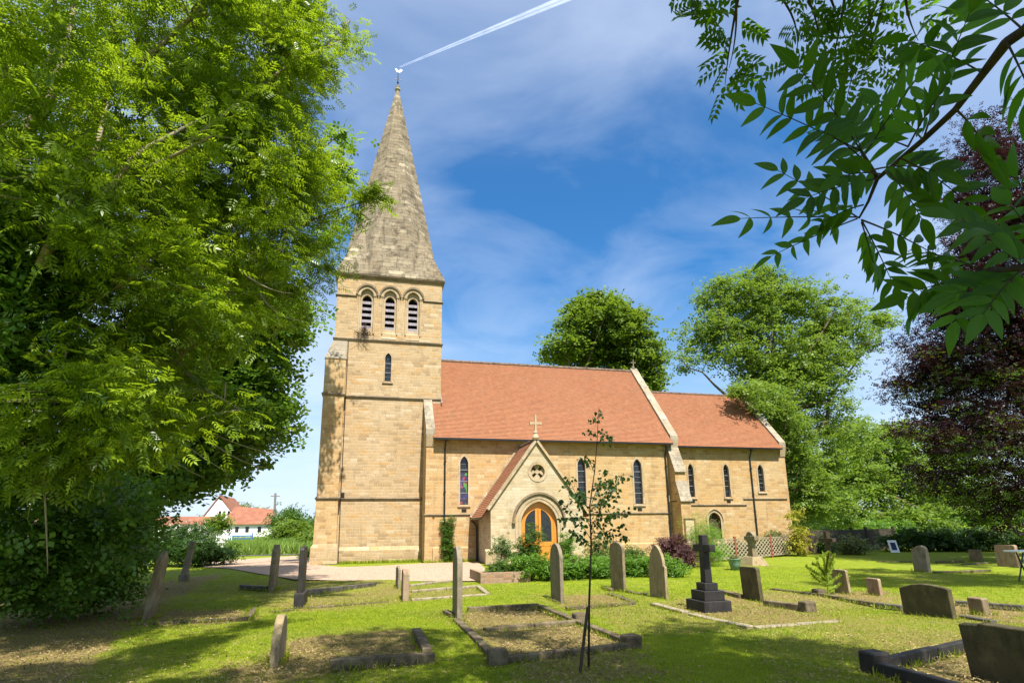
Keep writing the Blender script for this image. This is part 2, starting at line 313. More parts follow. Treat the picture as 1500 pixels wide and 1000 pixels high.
# ---------------------------------------------------------------- object helpers
ORG = {}
def tag(o, label=None, cat=None, group=None, kind=None):
    if label: o['label'] = label
    if cat: o['category'] = cat
    if group: o['group'] = group
    if kind: o['kind'] = kind
    return o
def thing(name, loc, label, cat, group=None, rot=(0, 0, 0)):
    o = bpy.data.objects.new(name, None); COL.objects.link(o); o.location = loc; o.rotation_euler = rot
    o.empty_display_size = .3; ORG[o] = Vector(loc); return tag(o, label, cat, group)
def link(me, name, mat, parent, label=None):
    o = bpy.data.objects.new(name, me); COL.objects.link(o)
    if mat is not None: me.materials.append(mat)
    if parent is not None: o.parent = parent
    if label: o['label'] = label
    return o
class MB:
    def __init__(s): s.v = []; s.f = []
    def quad_box(s, p0, p1, bevel=0):
        (x0, y0, z0), (x1, y1, z1) = p0, p1
        k = len(s.v)
        s.v += [(x0,y0,z0),(x1,y0,z0),(x1,y1,z0),(x0,y1,z0),(x0,y0,z1),(x1,y0,z1),(x1,y1,z1),(x0,y1,z1)]
        s.f += [tuple(k+i for i in q) for q in ((0,3,2,1),(4,5,6,7),(0,1,5,4),(1,2,6,5),(2,3,7,6),(3,0,4,7))]
        return s
    def hexa(s, bot, top):                   # 4 + 4 points, both counter-clockwise from above
        k = len(s.v); s.v += [tuple(p) for p in bot] + [tuple(p) for p in top]
        s.f += [tuple(k+i for i in q) for q in ((0,3,2,1),(4,5,6,7),(0,1,5,4),(1,2,6,5),(2,3,7,6),(3,0,4,7))]; return s
    def prism(s, poly, vec):                 # polygon (3d points) swept along vec
        k = len(s.v); n = len(poly); vec = Vector(vec)
        s.v += [tuple(p) for p in poly] + [tuple(Vector(p)+vec) for p in poly]
        s.f += [tuple(range(k+n-1, k-1, -1)), tuple(range(k+n, k+2*n))]
        for i in range(n):
            j = (i+1) % n; s.f.append((k+i, k+j, k+n+j, k+n+i))
        return s
    def beam(s, a, b, w, h, up=(0, 0, 1)):   # box beam from a to b, w across, h along up
        a, b = Vector(a), Vector(b); d = (b-a).normalized(); side = d.cross(Vector(up)).normalized(); u = side.cross(d)
        q = [a+side*sx*w/2+u*sy*h/2 for sx, sy in ((-1,-1),(1,-1),(1,1),(-1,1))]
        return s.prism(q, b-a)
    def tube(s, pts, rad, n=8, cap=True):
        pts = [Vector(p) for p in pts]; rings = []
        if not hasattr(rad, '__len__'): rad = [rad]*len(pts)
        for i, p in enumerate(pts):
            d = (pts[min(i+1, len(pts)-1)]-pts[max(i-1, 0)]).normalized()
            a = d.cross(Vector((0, 0, 1)) if abs(d.z) < .95 else Vector((1, 0, 0))).normalized(); b = d.cross(a)
            k = len(s.v); rings.append(k)
            s.v += [tuple(p+(a*math.cos(2*math.pi*j/n)+b*math.sin(2*math.pi*j/n))*rad[i]) for j in range(n)]
        for r0, r1 in zip(rings, rings[1:]):
            for j in range(n): s.f.append((r0+j, r0+(j+1)%n, r1+(j+1)%n, r1+j))
        if cap: s.f += [tuple(rings[0]+j for j in range(n-1, -1, -1)), tuple(rings[-1]+j for j in range(n))]
        return s
    def lathe(s, c, prof, n=12):             # prof = (radius, z) rising
        c = Vector(c); rings = []
        for r, z in prof:
            k = len(s.v); rings.append(k); s.v += [(c.x+r*math.cos(2*math.pi*j/n), c.y+r*math.sin(2*math.pi*j/n), c.z+z) for j in range(n)]
        for r0, r1 in zip(rings, rings[1:]):
            for j in range(n): s.f.append((r0+j, r0+(j+1)%n, r1+(j+1)%n, r1+j))
        s.f += [tuple(rings[0]+j for j in range(n-1, -1, -1)), tuple(rings[-1]+j for j in range(n))]; return s
    def build(s, name, mat, parent=None, label=None, bevel=0, smooth=False, fixn=True):
        o0 = ORG.get(parent, Vector((0, 0, 0)))
        if parent is not None and parent not in ORG: o0 = ORG[parent.parent] if parent.parent in ORG else Vector((0,0,0))
        me = bpy.data.meshes.new(name)
        me.from_pydata([(x-o0.x, y-o0.y, z-o0.z) for x, y, z in s.v], [], s.f); me.validate()
        if fixn:
            import bmesh
            bm = bmesh.new(); bm.from_mesh(me); bmesh.ops.recalc_face_normals(bm, faces=bm.faces); bm.to_mesh(me); bm.free()
        if smooth: me.shade_smooth()
        o = link(me, name, mat, parent, label)
        if bevel:
            md = o.modifiers.new('bevel', 'BEVEL'); md.width = bevel; md.segments = 2; md.limit_method = 'ANGLE'; md.angle_limit = R(40)
        return o
def box(name, p0, p1, mat, parent=None, bevel=0, label=None): return MB().quad_box(p0, p1).build(name, mat, parent, label, bevel)

# ---- pointed arch outline (u, v), counter-clockwise from bottom-left
def arch(cx, w, z0, zs, za, n=7):
    h = w/2; rise = za-zs
    # two arcs meeting at the apex, centres on the springing line
    r = (h*h+rise*rise)/(2*h)
    ptsR = []
    a1 = math.asin(min(1, rise/r)) if rise < r else math.pi/2
    for i in range(n+1):
        a = a1*i/n; ptsR.append((cx+h-r+r*math.cos(a), zs+r*math.sin(a)))
    ptsR[-1] = (cx, za)
    L = [(2*cx-x, z) for x, z in ptsR[:-1]][::-1]
    lo = [(cx-h, z0), (cx+h, z0)] if z0 is not None else []
    return lo + ptsR + L                     # bottom-left, bottom-right, up right side, apex, down left side
def circle(cx, cz, r, n=20): return [(cx+r*math.cos(2*math.pi*i/n), cz+r*math.sin(2*math.pi*i/n)) for i in range(n)]
def pierced(outer, holes, y, depth, mb):     # a wall sheet facing -Y with holes and their reveals
    loops = [[Vector((u, v, 0)) for u, v in outer]] + [[Vector((u, v, 0)) for u, v in h] for h in holes]
    flat = [p for l in loops for p in l]; k = len(mb.v)
    mb.v += [(p.x, y, p.y) for p in flat]
    for t in tessellate_polygon(loops):
        a, b, c = (flat[i] for i in t)
        if (b.x-a.x)*(c.y-a.y)-(b.y-a.y)*(c.x-a.x) > 0: mb.f.append(tuple(k+i for i in t))
        else: mb.f.append(tuple(k+i for i in reversed(t)))
    for h in holes:
        k = len(mb.v); n = len(h)
        mb.v += [(u, y, v) for u, v in h] + [(u, y+depth, v) for u, v in h]
        for i in range(n):
            j = (i+1) % n; mb.f.append((k+j, k+i, k+n+i, k+n+j))
def band(inner, outer, y0, y1, mb, closed=False): # moulding between two open (u, v) lines, y0 front
    k = len(mb.v); n = len(inner)
    for y in (y0, y1):
        mb.v += [(u, y, v) for u, v in inner]+[(u, y, v) for u, v in outer]
    for i in range(n-1 if not closed else n):
        j = (i+1) % n
        mb.f += [(k+i, k+j, k+n+j, k+n+i), (k+2*n+i, k+3*n+i, k+3*n+j, k+2*n+j), (k+i, k+2*n+i, k+2*n+j, k+j), (k+n+i, k+n+j, k+3*n+j, k+3*n+i)]
    if not closed:
        for i in (0, n-1): mb.f.append((k+i, k+n+i, k+3*n+i, k+2*n+i))

# ================================================================ CHURCH
ch = thing('church', (8, 32, 0), 'honey sandstone village church with broach spire and orange tiled roofs', 'church')
YT, YN, YC, YP = 32.3, 30.7, 31.7, 27.5
YM = 35.28                                   # centre line of the building
# --- tower
TX0, TX1 = -2.02, 3.95; TYB = YT+5.95
bel = [arch(cx, .72, 12.6, 14.80, 15.22) for cx in (-.35, .95, 2.27)]
lan = arch(.95, .34, 9.80, 11.15, 11.45)
mb = MB()
pierced([(TX0, 0), (TX1, 0), (TX1, 16), (TX0, 16)], bel + [lan], YT, .28, mb)
k = len(mb.v)
mb.v += [(TX0, YT, 0), (TX0, TYB, 0), (TX1, TYB, 0), (TX1, YT, 0), (TX0, YT, 16), (TX0, TYB, 16), (TX1, TYB, 16), (TX1, YT, 16)]
mb.f += [(k, k+4, k+5, k+1), (k+1, k+5, k+6, k+2), (k+2, k+6, k+7, k+3), (k+4, k+7, k+6, k+5)]
tower = mb.build('tower', M['tower'], ch, fixn=False)
def course(parent, x0, x1, z, yf, out=.08, h=.16, yb=None, name='string_course', mat='string', lip=.6):
    # weathered moulding: sloping top, undercut bottom, runs round the front and both sides
    yb = yb if yb is not None else yf+.5
    m_ = MB()
    m_.hexa([(x0-out*.4, yf-out*.4, z-h), (x1+out*.4, yf-out*.4, z-h), (x1+out*.4, yb, z-h), (x0-out*.4, yb, z-h)],
            [(x0-out, yf-out, z-h*.45), (x1+out, yf-out, z-h*.45), (x1+out, yb, z-h*.45), (x0-out, yb, z-h*.45)])
    m_.hexa([(x0-out, yf-out, z-h*.449), (x1+out, yf-out, z-h*.449), (x1+out, yb, z-h*.449), (x0-out, yb, z-h*.449)],
            [(x0-.01, yf-.01, z), (x1+.01, yf-.01, z), (x1+.01, yb, z), (x0-.01, yb, z)])
    return m_.build(name, M[mat], parent)
course(tower, TX0, TX1, 12.25, YT, .10, .2, TYB+.1)
course(tower, TX0, TX1, 8.95, YT, .10, .2, TYB+.1)
course(tower, TX0, 3.0, 3.38, YT, .09, .18, YT+.4)
course(tower, TX0, TX1, 16.12, YT, .16, .26, TYB+.16, 'cornice', 'string')
# plinth
MB().hexa([(TX0-.1, YT-.12, 0), (3.0, YT-.12, 0), (3.0, YT+.2, 0), (TX0-.1, YT+.2, 0)], [(TX0-.1, YT-.12, .62), (3.0, YT-.12, .62), (3.0, YT+.2, .62), (TX0-.1, YT+.2, .62)]).hexa(
    [(TX0-.1, YT-.12, .621), (3.0, YT-.12, .621), (3.0, YT+.2, .621), (TX0-.1, YT+.2, .621)], [(TX0, YT-.005, .80), (3.0, YT-.005, .80), (3.0, YT+.2, .80), (TX0, YT+.2, .80)]).build('plinth', M['tower'], tower)
# belfry lights: inner order, louvres, black sheet for the shade behind them
for cx in (-.35, .95, 2.27):
    mi = MB(); pierced([(cx-.36, 12.60), (cx+.36, 12.60)]+arch(cx, .72, None, 14.80, 15.22), [arch(cx, .53, 12.88, 14.58, 14.92)], YT+.14, .25, mi)
    # sloping sill
    mi.hexa([(cx-.4, YT-.03, 12.28), (cx+.4, YT-.03, 12.28), (cx+.4, YT+.2, 12.28), (cx-.4, YT+.2, 12.28)], [(cx-.4, YT-.02, 12.34), (cx+.4, YT-.02, 12.34), (cx+.33, YT+.2, 12.87), (cx-.33, YT+.2, 12.87)])
    mi.build('belfry_light', M['trim'], tower, fixn=False)
    for i in range(5):
        z = 12.98+i*.37; lv = MB()
        lv.hexa([(cx-.262, YT+.17, z-.10), (cx+.262, YT+.17, z-.10), (cx+.262, YT+.36, z+.10), (cx-.262, YT+.36, z+.10)],
                [(cx-.262, YT+.17, z+.06), (cx+.262, YT+.17, z+.06), (cx+.262, YT+.36, z+.14), (cx-.262, YT+.36, z+.14)])
        lv.build('louvre', M['louvre'], tower)
    box('chamber_gloom_sheet', (cx-.4, YT+.42, 12.5), (cx+.4, YT+.46, 15.3), M['dark'], tower)  # black sheet stands in for the unlit space behind the louvres
    # shafts either side of the light
    for sx in (-1, 1): sh = MB(); sh.tube([(cx+sx*.42, YT-.01, 12.55), (cx+sx*.42, YT-.01, 14.78)], .045, 8); sh.lathe((cx+sx*.42, YT-.01, 14.74), [(.05, 0), (.085, .05), (.09, .1)], 8); sh.build('shaft', M['trim'], tower)
    sur = MB(); a_in = arch(cx, .74, None, 14.82, 15.24); a_out = arch(cx, 1.06, None, 14.84, 15.40)
    band(a_in, a_out, YT-.035, YT+.02, sur); sur.build('arch_stone', M['trim'], tower)
    hd = MB(); band(arch(cx, 1.08, None, 14.84, 15.42), arch(cx, 1.27, None, 14.84, 15.53), YT-.11, YT+.02, hd); hd.build('hood_mould', M['string'], tower)
course(tower, TX0, -1.0, 14.80, YT, .08, .14, YT+.3)
course(tower, 2.92, TX1, 14.80, YT, .08, .14, YT+.3)
def lancet(cx, w, z0, zs, za, y, parent, sill=True, stained=False, bars=5, fw=.1):
    """stone surround, leaded glass, glazing bars"""
    sur = MB()
    inn = [(cx-w/2, z0)]+arch(cx, w, None, zs, za)[::-1]+[(cx+w/2, z0)]
    inn = [(cx+w/2, z0)]+arch(cx, w, None, zs, za)+[(cx-w/2, z0)]
    out = [(cx+w/2+fw, z0)]+arch(cx, w+2*fw, None, zs, za+fw*1.2)+[(cx-w/2-fw, z0)]
    band(inn, out, y-.022, y+.12, sur)
    if sill: sur.hexa([(cx-w/2-.13, y-.07, z0-.12), (cx+w/2+.13, y-.07, z0-.12), (cx+w/2+.13, y+.1, z0-.12), (cx-w/2-.13, y+.1, z0-.12)], [(cx-w/2-.13, y-.07, z0-.05), (cx+w/2+.13, y-.07, z0-.05), (cx+w/2+.13, y+.1, z0), (cx-w/2-.13, y+.1, z0)])
    win = sur.build('window', M['trim'], parent)
    gl = MB(); a = arch(cx, w+.02, z0, zs, za+.01); gl.prism([(u, y+.17, v) for u, v in a], (0, .03, 0)); g = gl.build('glass', M['glass'], win)
    if stained:
        MB().prism([(u, y+.160, v) for u, v in ((cx-w*.42, z0+.05), (cx+w*.42, z0+.05), (cx+w*.42, z0+(zs-z0)*.78), (cx-w*.42, z0+(zs-z0)*.78))], (0, .005, 0)).build('stained_panel', M['stained'], win)
    for i in range(1, bars+1):
        z = z0+(zs-z0)*i/bars; MB().beam((cx-w/2, y+.15, z), (cx+w/2, y+.15, z), .014, .016 if i % 2 else .045).build('glazing_bar', M['lead'], win)
    return win
lancet(.95, .34, 9.80, 11.15, 11.45, YT, ch, fw=.07)
# SW corner buttress with hipped weathering
bt = MB(); YB = YT-.42
bt.hexa([(-2.50, YB-.06, .9), (-1.36, YB-.06, .9), (-1.36, YT+1.2, .9), (-2.50, YT+1.2, .9)], [(-2.47, YB-.02, 3.3), (-1.38, YB-.02, 3.3), (-1.38, YT+1.2, 3.3), (-2.47, YT+1.2, 3.3)])
bt.hexa([(-2.46, YB-.02, 3.3), (-1.38, YB-.02, 3.3), (-1.38, YT+1.2, 3.3), (-2.46, YT+1.2, 3.3)], [(-2.42, YB, 10.85), (-1.33, YB, 10.85), (-1.33, YT+1.2, 10.85), (-2.42, YT+1.2, 10.85)])
sw = bt.build('buttress', M['wall'], ch)
MB().hexa([(-2.46, YB-.04, 10.84), (-1.30, YB-.04, 10.84), (-1.30, YT+1.24, 10.84), (-2.46, YT+1.24, 10.84)], [(-2.46, YB-.04, 10.92), (-1.30, YB-.04, 10.92), (-1.30, YT+1.24, 10.92), (-2.46, YT+1.24, 10.92)]).hexa(
    [(-2.44, YB-.02, 10.921), (-1.33, YB-.02, 10.921), (-1.33, YT+1.2, 10.921), (-2.44, YT+1.2, 10.921)], [(-2.08, YT-.06, 12.0), (-1.33, YT-.06, 12.0), (-1.33, YT+.9, 12.0), (-2.08, YT+.9, 12.0)]).build('weathering', M['weathering'], sw)
MB().hexa([(-2.62, YB-.2, 0), (-1.26, YB-.2, 0), (-1.26, YT+1.3, 0), (-2.62, YT+1.3, 0)], [(-2.60, YB-.18, .82), (-1.28, YB-.18, .82), (-1.28, YT+1.3, .82), (-2.60, YT+1.3, .82)]).hexa(
    [(-2.60, YB-.18, .821), (-1.28, YB-.18, .821), (-1.28, YT+1.3, .821), (-2.60, YT+1.3, .821)], [(-2.5, YB-.065, .99), (-1.35, YB-.065, .99), (-1.35, YT+1.2, .99), (-2.5, YT+1.2, .99)]).build('plinth', M['tower'], sw)
course(sw, -2.46, -1.36, 3.38, YB-.02, .09, .18, YT+1.25)
course(sw, -2.43, -1.34, 8.95, YB, .09, .2, YT+1.25)
cb_ = MB().tube([(-1.27, YT-.04, 12.0), (-1.27, YT-.04, 9.0), (-1.27, YT-.13, 8.9), (-1.27, YT-.04, 8.7), (-1.27, YT-.04, 3.45), (-1.27, YT-.12, 3.3), (-1.27, YT-.04, 3.1), (-1.24, YT-.04, .85), (-1.24, YT-.16, .6), (-1.24, YT-.16, .02)], .022, 6)
cb_.quad_box((-1.26, YT-.13, 3.42), (-1.08, YT-.09, 3.6)); cb_.build('lightning_conductor', M['iron'], tower)
# --- spire: octagon rising from the square with broaches
sp = MB(); zc = 16.13; cxT = (TX0+TX1)/2; cyT = (YT+TYB)/2; e = .13
hs = (TX1-TX0)/2+e; za = 31.2; o_ = hs*math.tan(math.pi/8)
apx = (1.05, cyT+.02)
def oct_at(z, inset=0):
    tt = (z-zc)/(za-zc); r = hs*(1-tt)+.10*tt; r -= .20*math.sin(math.pi*min(1, tt*1.0))*0  # straight flanks
    cx_, cy_ = cxT+(apx[0]-cxT)*tt, cyT+(apx[1]-cyT)*tt; q = r*math.tan(math.pi/8)
    return [(cx_+x, cy_+y, z) for x, y in ((-q, -r), (q, -r), (r, -q), (r, q), (q, r), (-q, r), (-r, q), (-r, -q))]
levels = [zc+(za-zc)*i/56 for i in range(57)]
prev = None
for i, z in enumerate(levels):
    pts = oct_at(z); k = len(sp.v); sp.v += pts
    if prev is not None:
        for j in range(8): sp.f.append((prev+j, prev+(j+1) % 8, k+(j+1) % 8, k+j))
    prev = k
sp.f.append(tuple(prev+j for j in range(8)))
bz = zc+3.6
for sx, sy, a, b in ((-1, -1, 7, 0), (1, -1, 1, 2), (1, 1, 3, 4), (-1, 1, 5, 6)):
    lo = oct_at(zc); up = oct_at(bz); A, B = lo[a], lo[b]
    T = tuple((up[a][i]+up[b][i])/2 for i in range(3)); Cn = (cxT+sx*hs, cyT+sy*hs, zc)
    k = len(sp.v); sp.v += [A, Cn, B, T]; sp.f += [(k, k+1, k+3), (k+1, k+2, k+3)]
sp.quad_box((cxT-hs, cyT-hs, zc-.06), (cxT+hs, cyT+hs, zc-.001))
spire = sp.build('spire', M['spire'], ch, fixn=True)
MB().lathe((apx[0], apx[1], za-.02), [(.11, 0), (.2, .1), (.2, .2), (.12, .26), (.15, .36), (.05, .48)], 10).build('finial', M['weathering'], spire)
vn = MB().tube([(apx[0], apx[1], za+.4), (apx[0], apx[1], za+1.62)], [.035, .02], 6)
vn.beam((apx[0]-.28, apx[1], za+.95), (apx[0]+.28, apx[1], za+.95), .025, .025).beam((apx[0], apx[1]-.28, za+.95), (apx[0], apx[1]+.28, za+.95), .025, .025)
vn.lathe((apx[0], apx[1], za+.62), [(.03, 0), (.08, .06), (.03, .12)], 8); vn.build('weathervane_rod', M['iron'], spire)
ckp = [(u*.72, v*.72) for u, v in [(-.30, .30), (-.22, .36), (-.14, .33), (-.08, .20), (.04, .18), (.14, .22), (.20, .36), (.33, .38), (.36, .24), (.28, .12), (.18, .04), (.04, .0), (-.08, .02), (-.18, .10), (-.2, .22)]]
MB().prism([(apx[0]+u, apx[1]-.012, za+1.52+v) for u, v in ckp], (0, .024, 0)).build('weathercock', M['gilt'], spire)
# --- nest of dry twigs on the left belfry sill (rests on the church: a thing of its own)
ns = MB()
for i in range(170):
    a = random.uniform(0, 2*math.pi); r = abs(random.gauss(0, .26)); c = Vector((-.42+r*math.cos(a), YT-.10+.12*random.random(), 12.62+random.gauss(0, .20)-r*.25))
    d = Vector((random.gauss(0, 1), random.gauss(0, .5), random.gauss(0, .8))).normalized()*random.uniform(.15, .4)
    ns.tube([c-d*.5, c+Vector((0, -.02, random.uniform(-.05, .05))), c+d*.5], .008, 3)
for i in range(16):
    x = random.uniform(-.75, -.1); ns.tube([(x, YT-.12, 12.4), (x+random.gauss(0, .1), YT-.16, 12.1), (x+random.gauss(0, .2), YT-.14, 11.85-random.random()*.2)], .007, 3)
tag(ns.build('jackdaw_nest', M['twig']), 'scruffy nest of dry twigs on the left belfry sill', 'nest')

# --- roofs of stepped tile courses
def tiled_slope(mb_, x0, x1, ye, ze, yr, zr, n, thick=.05, th=.02, flip=1):
    dy, dz = (yr-ye)/n, (zr-ze)/n; L = math.hypot(dy, dz); ny, nz = -dz/L*flip, abs(dy)/L
    ny = -dz/L if yr > ye else dz/L
    for i in range(n):
        y0, z0, y1, z1 = ye+dy*i, ze+dz*i, ye+dy*(i+1.15), ze+dz*(i+1.15)
        a = (y0+ny*thick, z0+nz*thick); b = (y1+ny*(thick-th*1.1), z1+nz*(thick-th*1.1))
        c = (y0+ny*(thick-th), z0+nz*(thick-th))
        k = len(mb_.v); mb_.v += [(x0, *c), (x1, *c), (x1, *a), (x0, *a), (x1, *b), (x0, *b)]
        mb_.f += [(k, k+1, k+2, k+3), (k+3, k+2, k+4, k+5)]
    k = len(mb_.v)                            # underside and ends
    mb_.v += [(x0, ye, ze), (x1, ye, ze), (x1, yr, zr), (x0, yr, zr)]; mb_.f.append((k, k+3, k+2, k+1))
    for x in (x0, x1):
        k = len(mb_.v); mb_.v += [(x, ye, ze), (x, ye+ny*thick, ze+nz*thick), (x, yr+ny*thick, zr+nz*thick), (x, yr, zr)]; mb_.f.append((k, k+1, k+2, k+3))
def roof(x0, x1, ys, z_e, zr, n, name, over=.35):
    m_ = MB(); tiled_slope(m_, x0, x1, ys-over, z_e, YM, zr, n); tiled_slope(m_, x0, x1, 2*YM-ys+over, z_e, YM, zr, n)
    return m_.build(name, M['tile'], ch, fixn=False)
NZE, NZR = 6.36, 12.0
nr = roof(3.36, 17.36, YN, NZE, NZR, 64, 'nave_roof')
MB().tube([(3.4, YM, NZR+.03), (17.3, YM, NZR+.03)], .12, 8).build('ridge_tiles', M['ridge'], nr)
MB().beam((3.44, YN-.385, NZE-.03), (17.3, YN-.385, NZE-.03), .11, .09).build('gutter', M['iron'], nr)
# nave walls
NW = [(5.06, .45), (8.3, .47), (11.72, .48), (15.15, .52)]
mb = MB()
holes = [arch(x, w, 2.90, 5.05, 5.48) for x, w in NW if x != 8.3]
pierced([(3.4, 0), (17.36, 0), (17.36, NZE+.2), (3.4, NZE+.2)], holes, YN, .22, mb)
mb.quad_box((3.4, YN+.3, 0), (17.36, 2*YM-YN, NZE+.2))
nw = mb.build('nave_wall', M['wall'], ch, fixn=False)
for i, (x, w) in enumerate(NW):
    if x == 8.3: continue
    lancet(x, w-.02, 2.90, 5.05, 5.46, YN, ch, stained=(i == 0), bars=7)
    box('vent', (x-.13, YN-.025, 2.52), (x+.13, YN+.05, 2.68), M['iron'], nw, .005)
course(nw, 3.5, 5.44, 2.44, YN, .07, .13, YN+.2); course(nw, 10.9, 17.2, 2.44, YN, .07, .13, YN+.2)
MB().hexa([(3.45, YN-.1, 0), (5.7, YN-.1, 0), (5.7, YN+.1, 0), (3.45, YN+.1, 0)], [(3.45, YN-.1, .7), (5.7, YN-.1, .7), (5.7, YN+.1, .82), (3.45, YN+.1, .82)]).build('plinth', M['wall'], nw)
MB().hexa([(10.6, YN-.1, 0), (17.1, YN-.1, 0), (17.1, YN+.1, 0), (10.6, YN+.1, 0)], [(10.6, YN-.1, .7), (17.1, YN-.1, .7), (17.1, YN+.1, .82), (10.6, YN+.1, .82)]).build('plinth', M['wall'], nw)
# gables: west (against the tower) and east, with copings and kneelers
def gable(x0, x1, ys, z_e, zr, parent_name, up=.28, cop=True, west=False):
    m_ = MB(); yb = 2*YM-ys
    sl = (zr-z_e)/(YM-(ys-.35)); zw = z_e+sl*.35
    m_.prism([(x0, ys, 0), (x0, yb, 0), (x0, yb, zw), (x0, YM, zr+.02), (x0, ys, zw)], (x1-x0, 0, 0))
    w = m_.build(parent_name, M['wall'], ch)
    c = MB(); L = math.hypot(YM-ys+.2, sl*(YM-ys+.2)); 
    for sgn in (1, -1):
        n = 12; y0 = ys-.16
        for i in range(n):
            a0, a1 = i/n, (i+.985)/n
            ya, yb_ = y0+(YM-y0)*a0, y0+(YM-y0)*a1; za_, zb = z_e+.35*sl+sl*(ya-ys)+up, z_e+.35*sl+sl*(yb_-ys)+up
            if sgn < 0: ya, yb_ = 2*YM-ya, 2*YM-yb_
            j = (random.random()-.5)*.012
            c.hexa([(x0-.05, ya, za_-.30), (x1+.05, ya, za_-.30), (x1+.05, yb_, zb-.30), (x0-.05, yb_, zb-.30)] if sgn > 0 else [(x0-.05, yb_, zb-.30), (x1+.05, yb_, zb-.30), (x1+.05, ya, za_-.30), (x0-.05, ya, za_-.30)],
                   [(x0-.05+j, ya, za_), (x1+.05+j, ya, za_), (x1+.05+j, yb_, zb), (x0-.05+j, yb_, zb)] if sgn > 0 else [(x0-.05, yb_, zb), (x1+.05, yb_, zb), (x1+.05, ya, za_), (x0-.05, ya, za_)])
    c.build('coping', M['weathering'], w)
    zk = z_e+.35*sl+sl*(-.16)+up-.30
    MB().hexa([(x0-.02, ys-.04, zk-.62), (x1+.02, ys-.04, zk-.62), (x1+.02, ys+.3, zk-.62), (x0-.02, ys+.3, zk-.62)], [(x0-.02, ys-.20, zk), (x1+.02, ys-.20, zk), (x1+.02, ys+.3, zk), (x0-.02, ys+.3, zk)]).build('kneeler', M['trim'], w)
    return w
wg = gable(3.02, 3.40, YN-.06, NZE, NZR, 'west_gable')
course(wg, 3.02, 3.46, 2.44, YN-.06, .07, .13, YN+.3)
eg = gable(17.36, 17.76, YN, NZE, NZR, 'east_gable')
def stone_cross(mb_, x, y, z, s, t=.09):
    mb_.lathe((x, y, z), [(.16*s, 0), (.2*s, .1*s), (.1*s, .3*s), (.13*s, .38*s), (.07*s, .45*s)], 8)
    mb_.quad_box((x-.05*s, y-t/2, z+.42*s), (x+.05*s, y+t/2, z+1.25*s)); mb_.quad_box((x-.28*s, y-t/2+.003, z+.82*s), (x+.28*s, y+t/2-.003, z+.92*s))
    for dx, dz in ((-.28, .87), (.28, .87), (0, 1.25)): mb_.quad_box((x+(dx-.045)*s, y-t/2-.01, z+(dz-.075)*s), (x+(dx+.045)*s, y+t/2+.01, z+(dz+.075)*s))
c = MB(); stone_cross(c, 17.56, YM, NZR+.24, .5); c.build('gable_cross', M['weathering'], eg)
def weathered_buttress(x0, x1, steps, parent, yb, mat='wall'):
    # steps: (front y, z bottom, z top of face, z top of slope, y of next face)
    m_, w_ = MB(), MB()
    for yf, z0, z1, z2, yn in steps:
        m_.quad_box((x0, yf, z0), (x1, yb, z1))
        m_.prism([(x0+.004, yf+.01, z1-.01), (x0+.004, yb, z1-.01), (x0+.004, yb, z2), (x0+.004, yn, z2)], (x1-x0-.008, 0, 0))
        L = Vector((0, yn-yf, z2-z1)); u = Vector((0, -(z2-z1), yn-yf)).normalized()*.06
        w_.prism([(x0-.04, yf-.05, z1-.07), (x0-.04, yn, z2), (x0-.04, yn+u.y, z2+u.z), (x0-.04, yf-.05+u.y, z1-.07+u.z)], (x1-x0+.08, 0, 0))
    o = m_.build('buttress', M[mat], parent); w_.build('weathering', M['weathering'], o); return o
weathered_buttress(17.13, 17.77, [(29.6, 0, 3.05, 4.15, 30.0), (30.0, 3.0, 4.72, 6.15, 30.66)], ch, YN+.1)
# lead and stone at the junction of nave roof and tower
MB().prism([(3.5, YT-.03, 8.62), (3.5, YT-.03, 8.86), (3.97, YT-.03, 8.86), (3.97, YT-.03, 8.62)], (0, .1, 0)).build('roof_flashing', M['trim'], nr)
MB().beam((3.98, YT-.3, 8.6), (3.98, YM, NZR+.1), .06, .05).build('roof_flashing', M['lead'], nr)
# --- chancel
CZE, CZR = 6.36, 10.6
cr = roof(17.78, 25.62, YC, CZE, CZR, 48, 'chancel_roof')
MB().tube([(17.8, YM, CZR+.02), (25.6, YM, CZR+.02)], .11, 8).build('ridge_tiles', M['ridge'], cr)
MB().beam((17.9, YC-.385, CZE-.03), (25.55, YC-.385, CZE-.03), .11, .09).build('gutter', M['iron'], cr)
CW = [(19.17, .38, 3.34), (21.62, .40, 3.34), (24.08, .42, 3.68)]
door = arch(20.53, .82, .0, 1.95, 2.42)
mb = MB(); pierced([(17.7, 0), (25.62, 0), (25.62, CZE+.2), (17.7, CZE+.2)], [arch(x, w, z0, 5.0, 5.38) for x, w, z0 in CW]+[door], YC, .25, mb)
mb.quad_box((17.7, YC+.4, 0), (25.62, 2*YM-YC, CZE+.2)); cw = mb.build('chancel_wall', M['wall'], ch, fixn=False)
for x, w, z0 in CW:
    lancet(x, w-.02, z0, 5.0, 5.36, YC, ch, bars=5)
    if x < 23: box('vent', (x-.13, YC-.025, 3.0), (x+.13, YC+.05, 3.15), M['iron'], cw, .005)
course(cw, 17.8, 22.78, 2.92, YC, .07, .13, YC+.2); course(cw, 22.72, 25.74, 3.28, YC, .07, .13, YC+.2)
ceg = gable(25.62, 25.98, YC, CZE, CZR, 'chancel_gable', .24)
MB().hexa([(17.8, YC-.1, 0), (25.95, YC-.1, 0), (25.95, YC+.1, 0), (17.8, YC+.1, 0)], [(17.8, YC-.1, .62), (25.95, YC-.1, .62), (25.95, YC+.1, .72), (17.8, YC+.1, .72)]).build('plinth', M['wall'], cw)
MB().prism([(u, YC+.2, v) for u, v in door], (0, .05, 0)).build('priest_door', M['timber_dark'], ch)
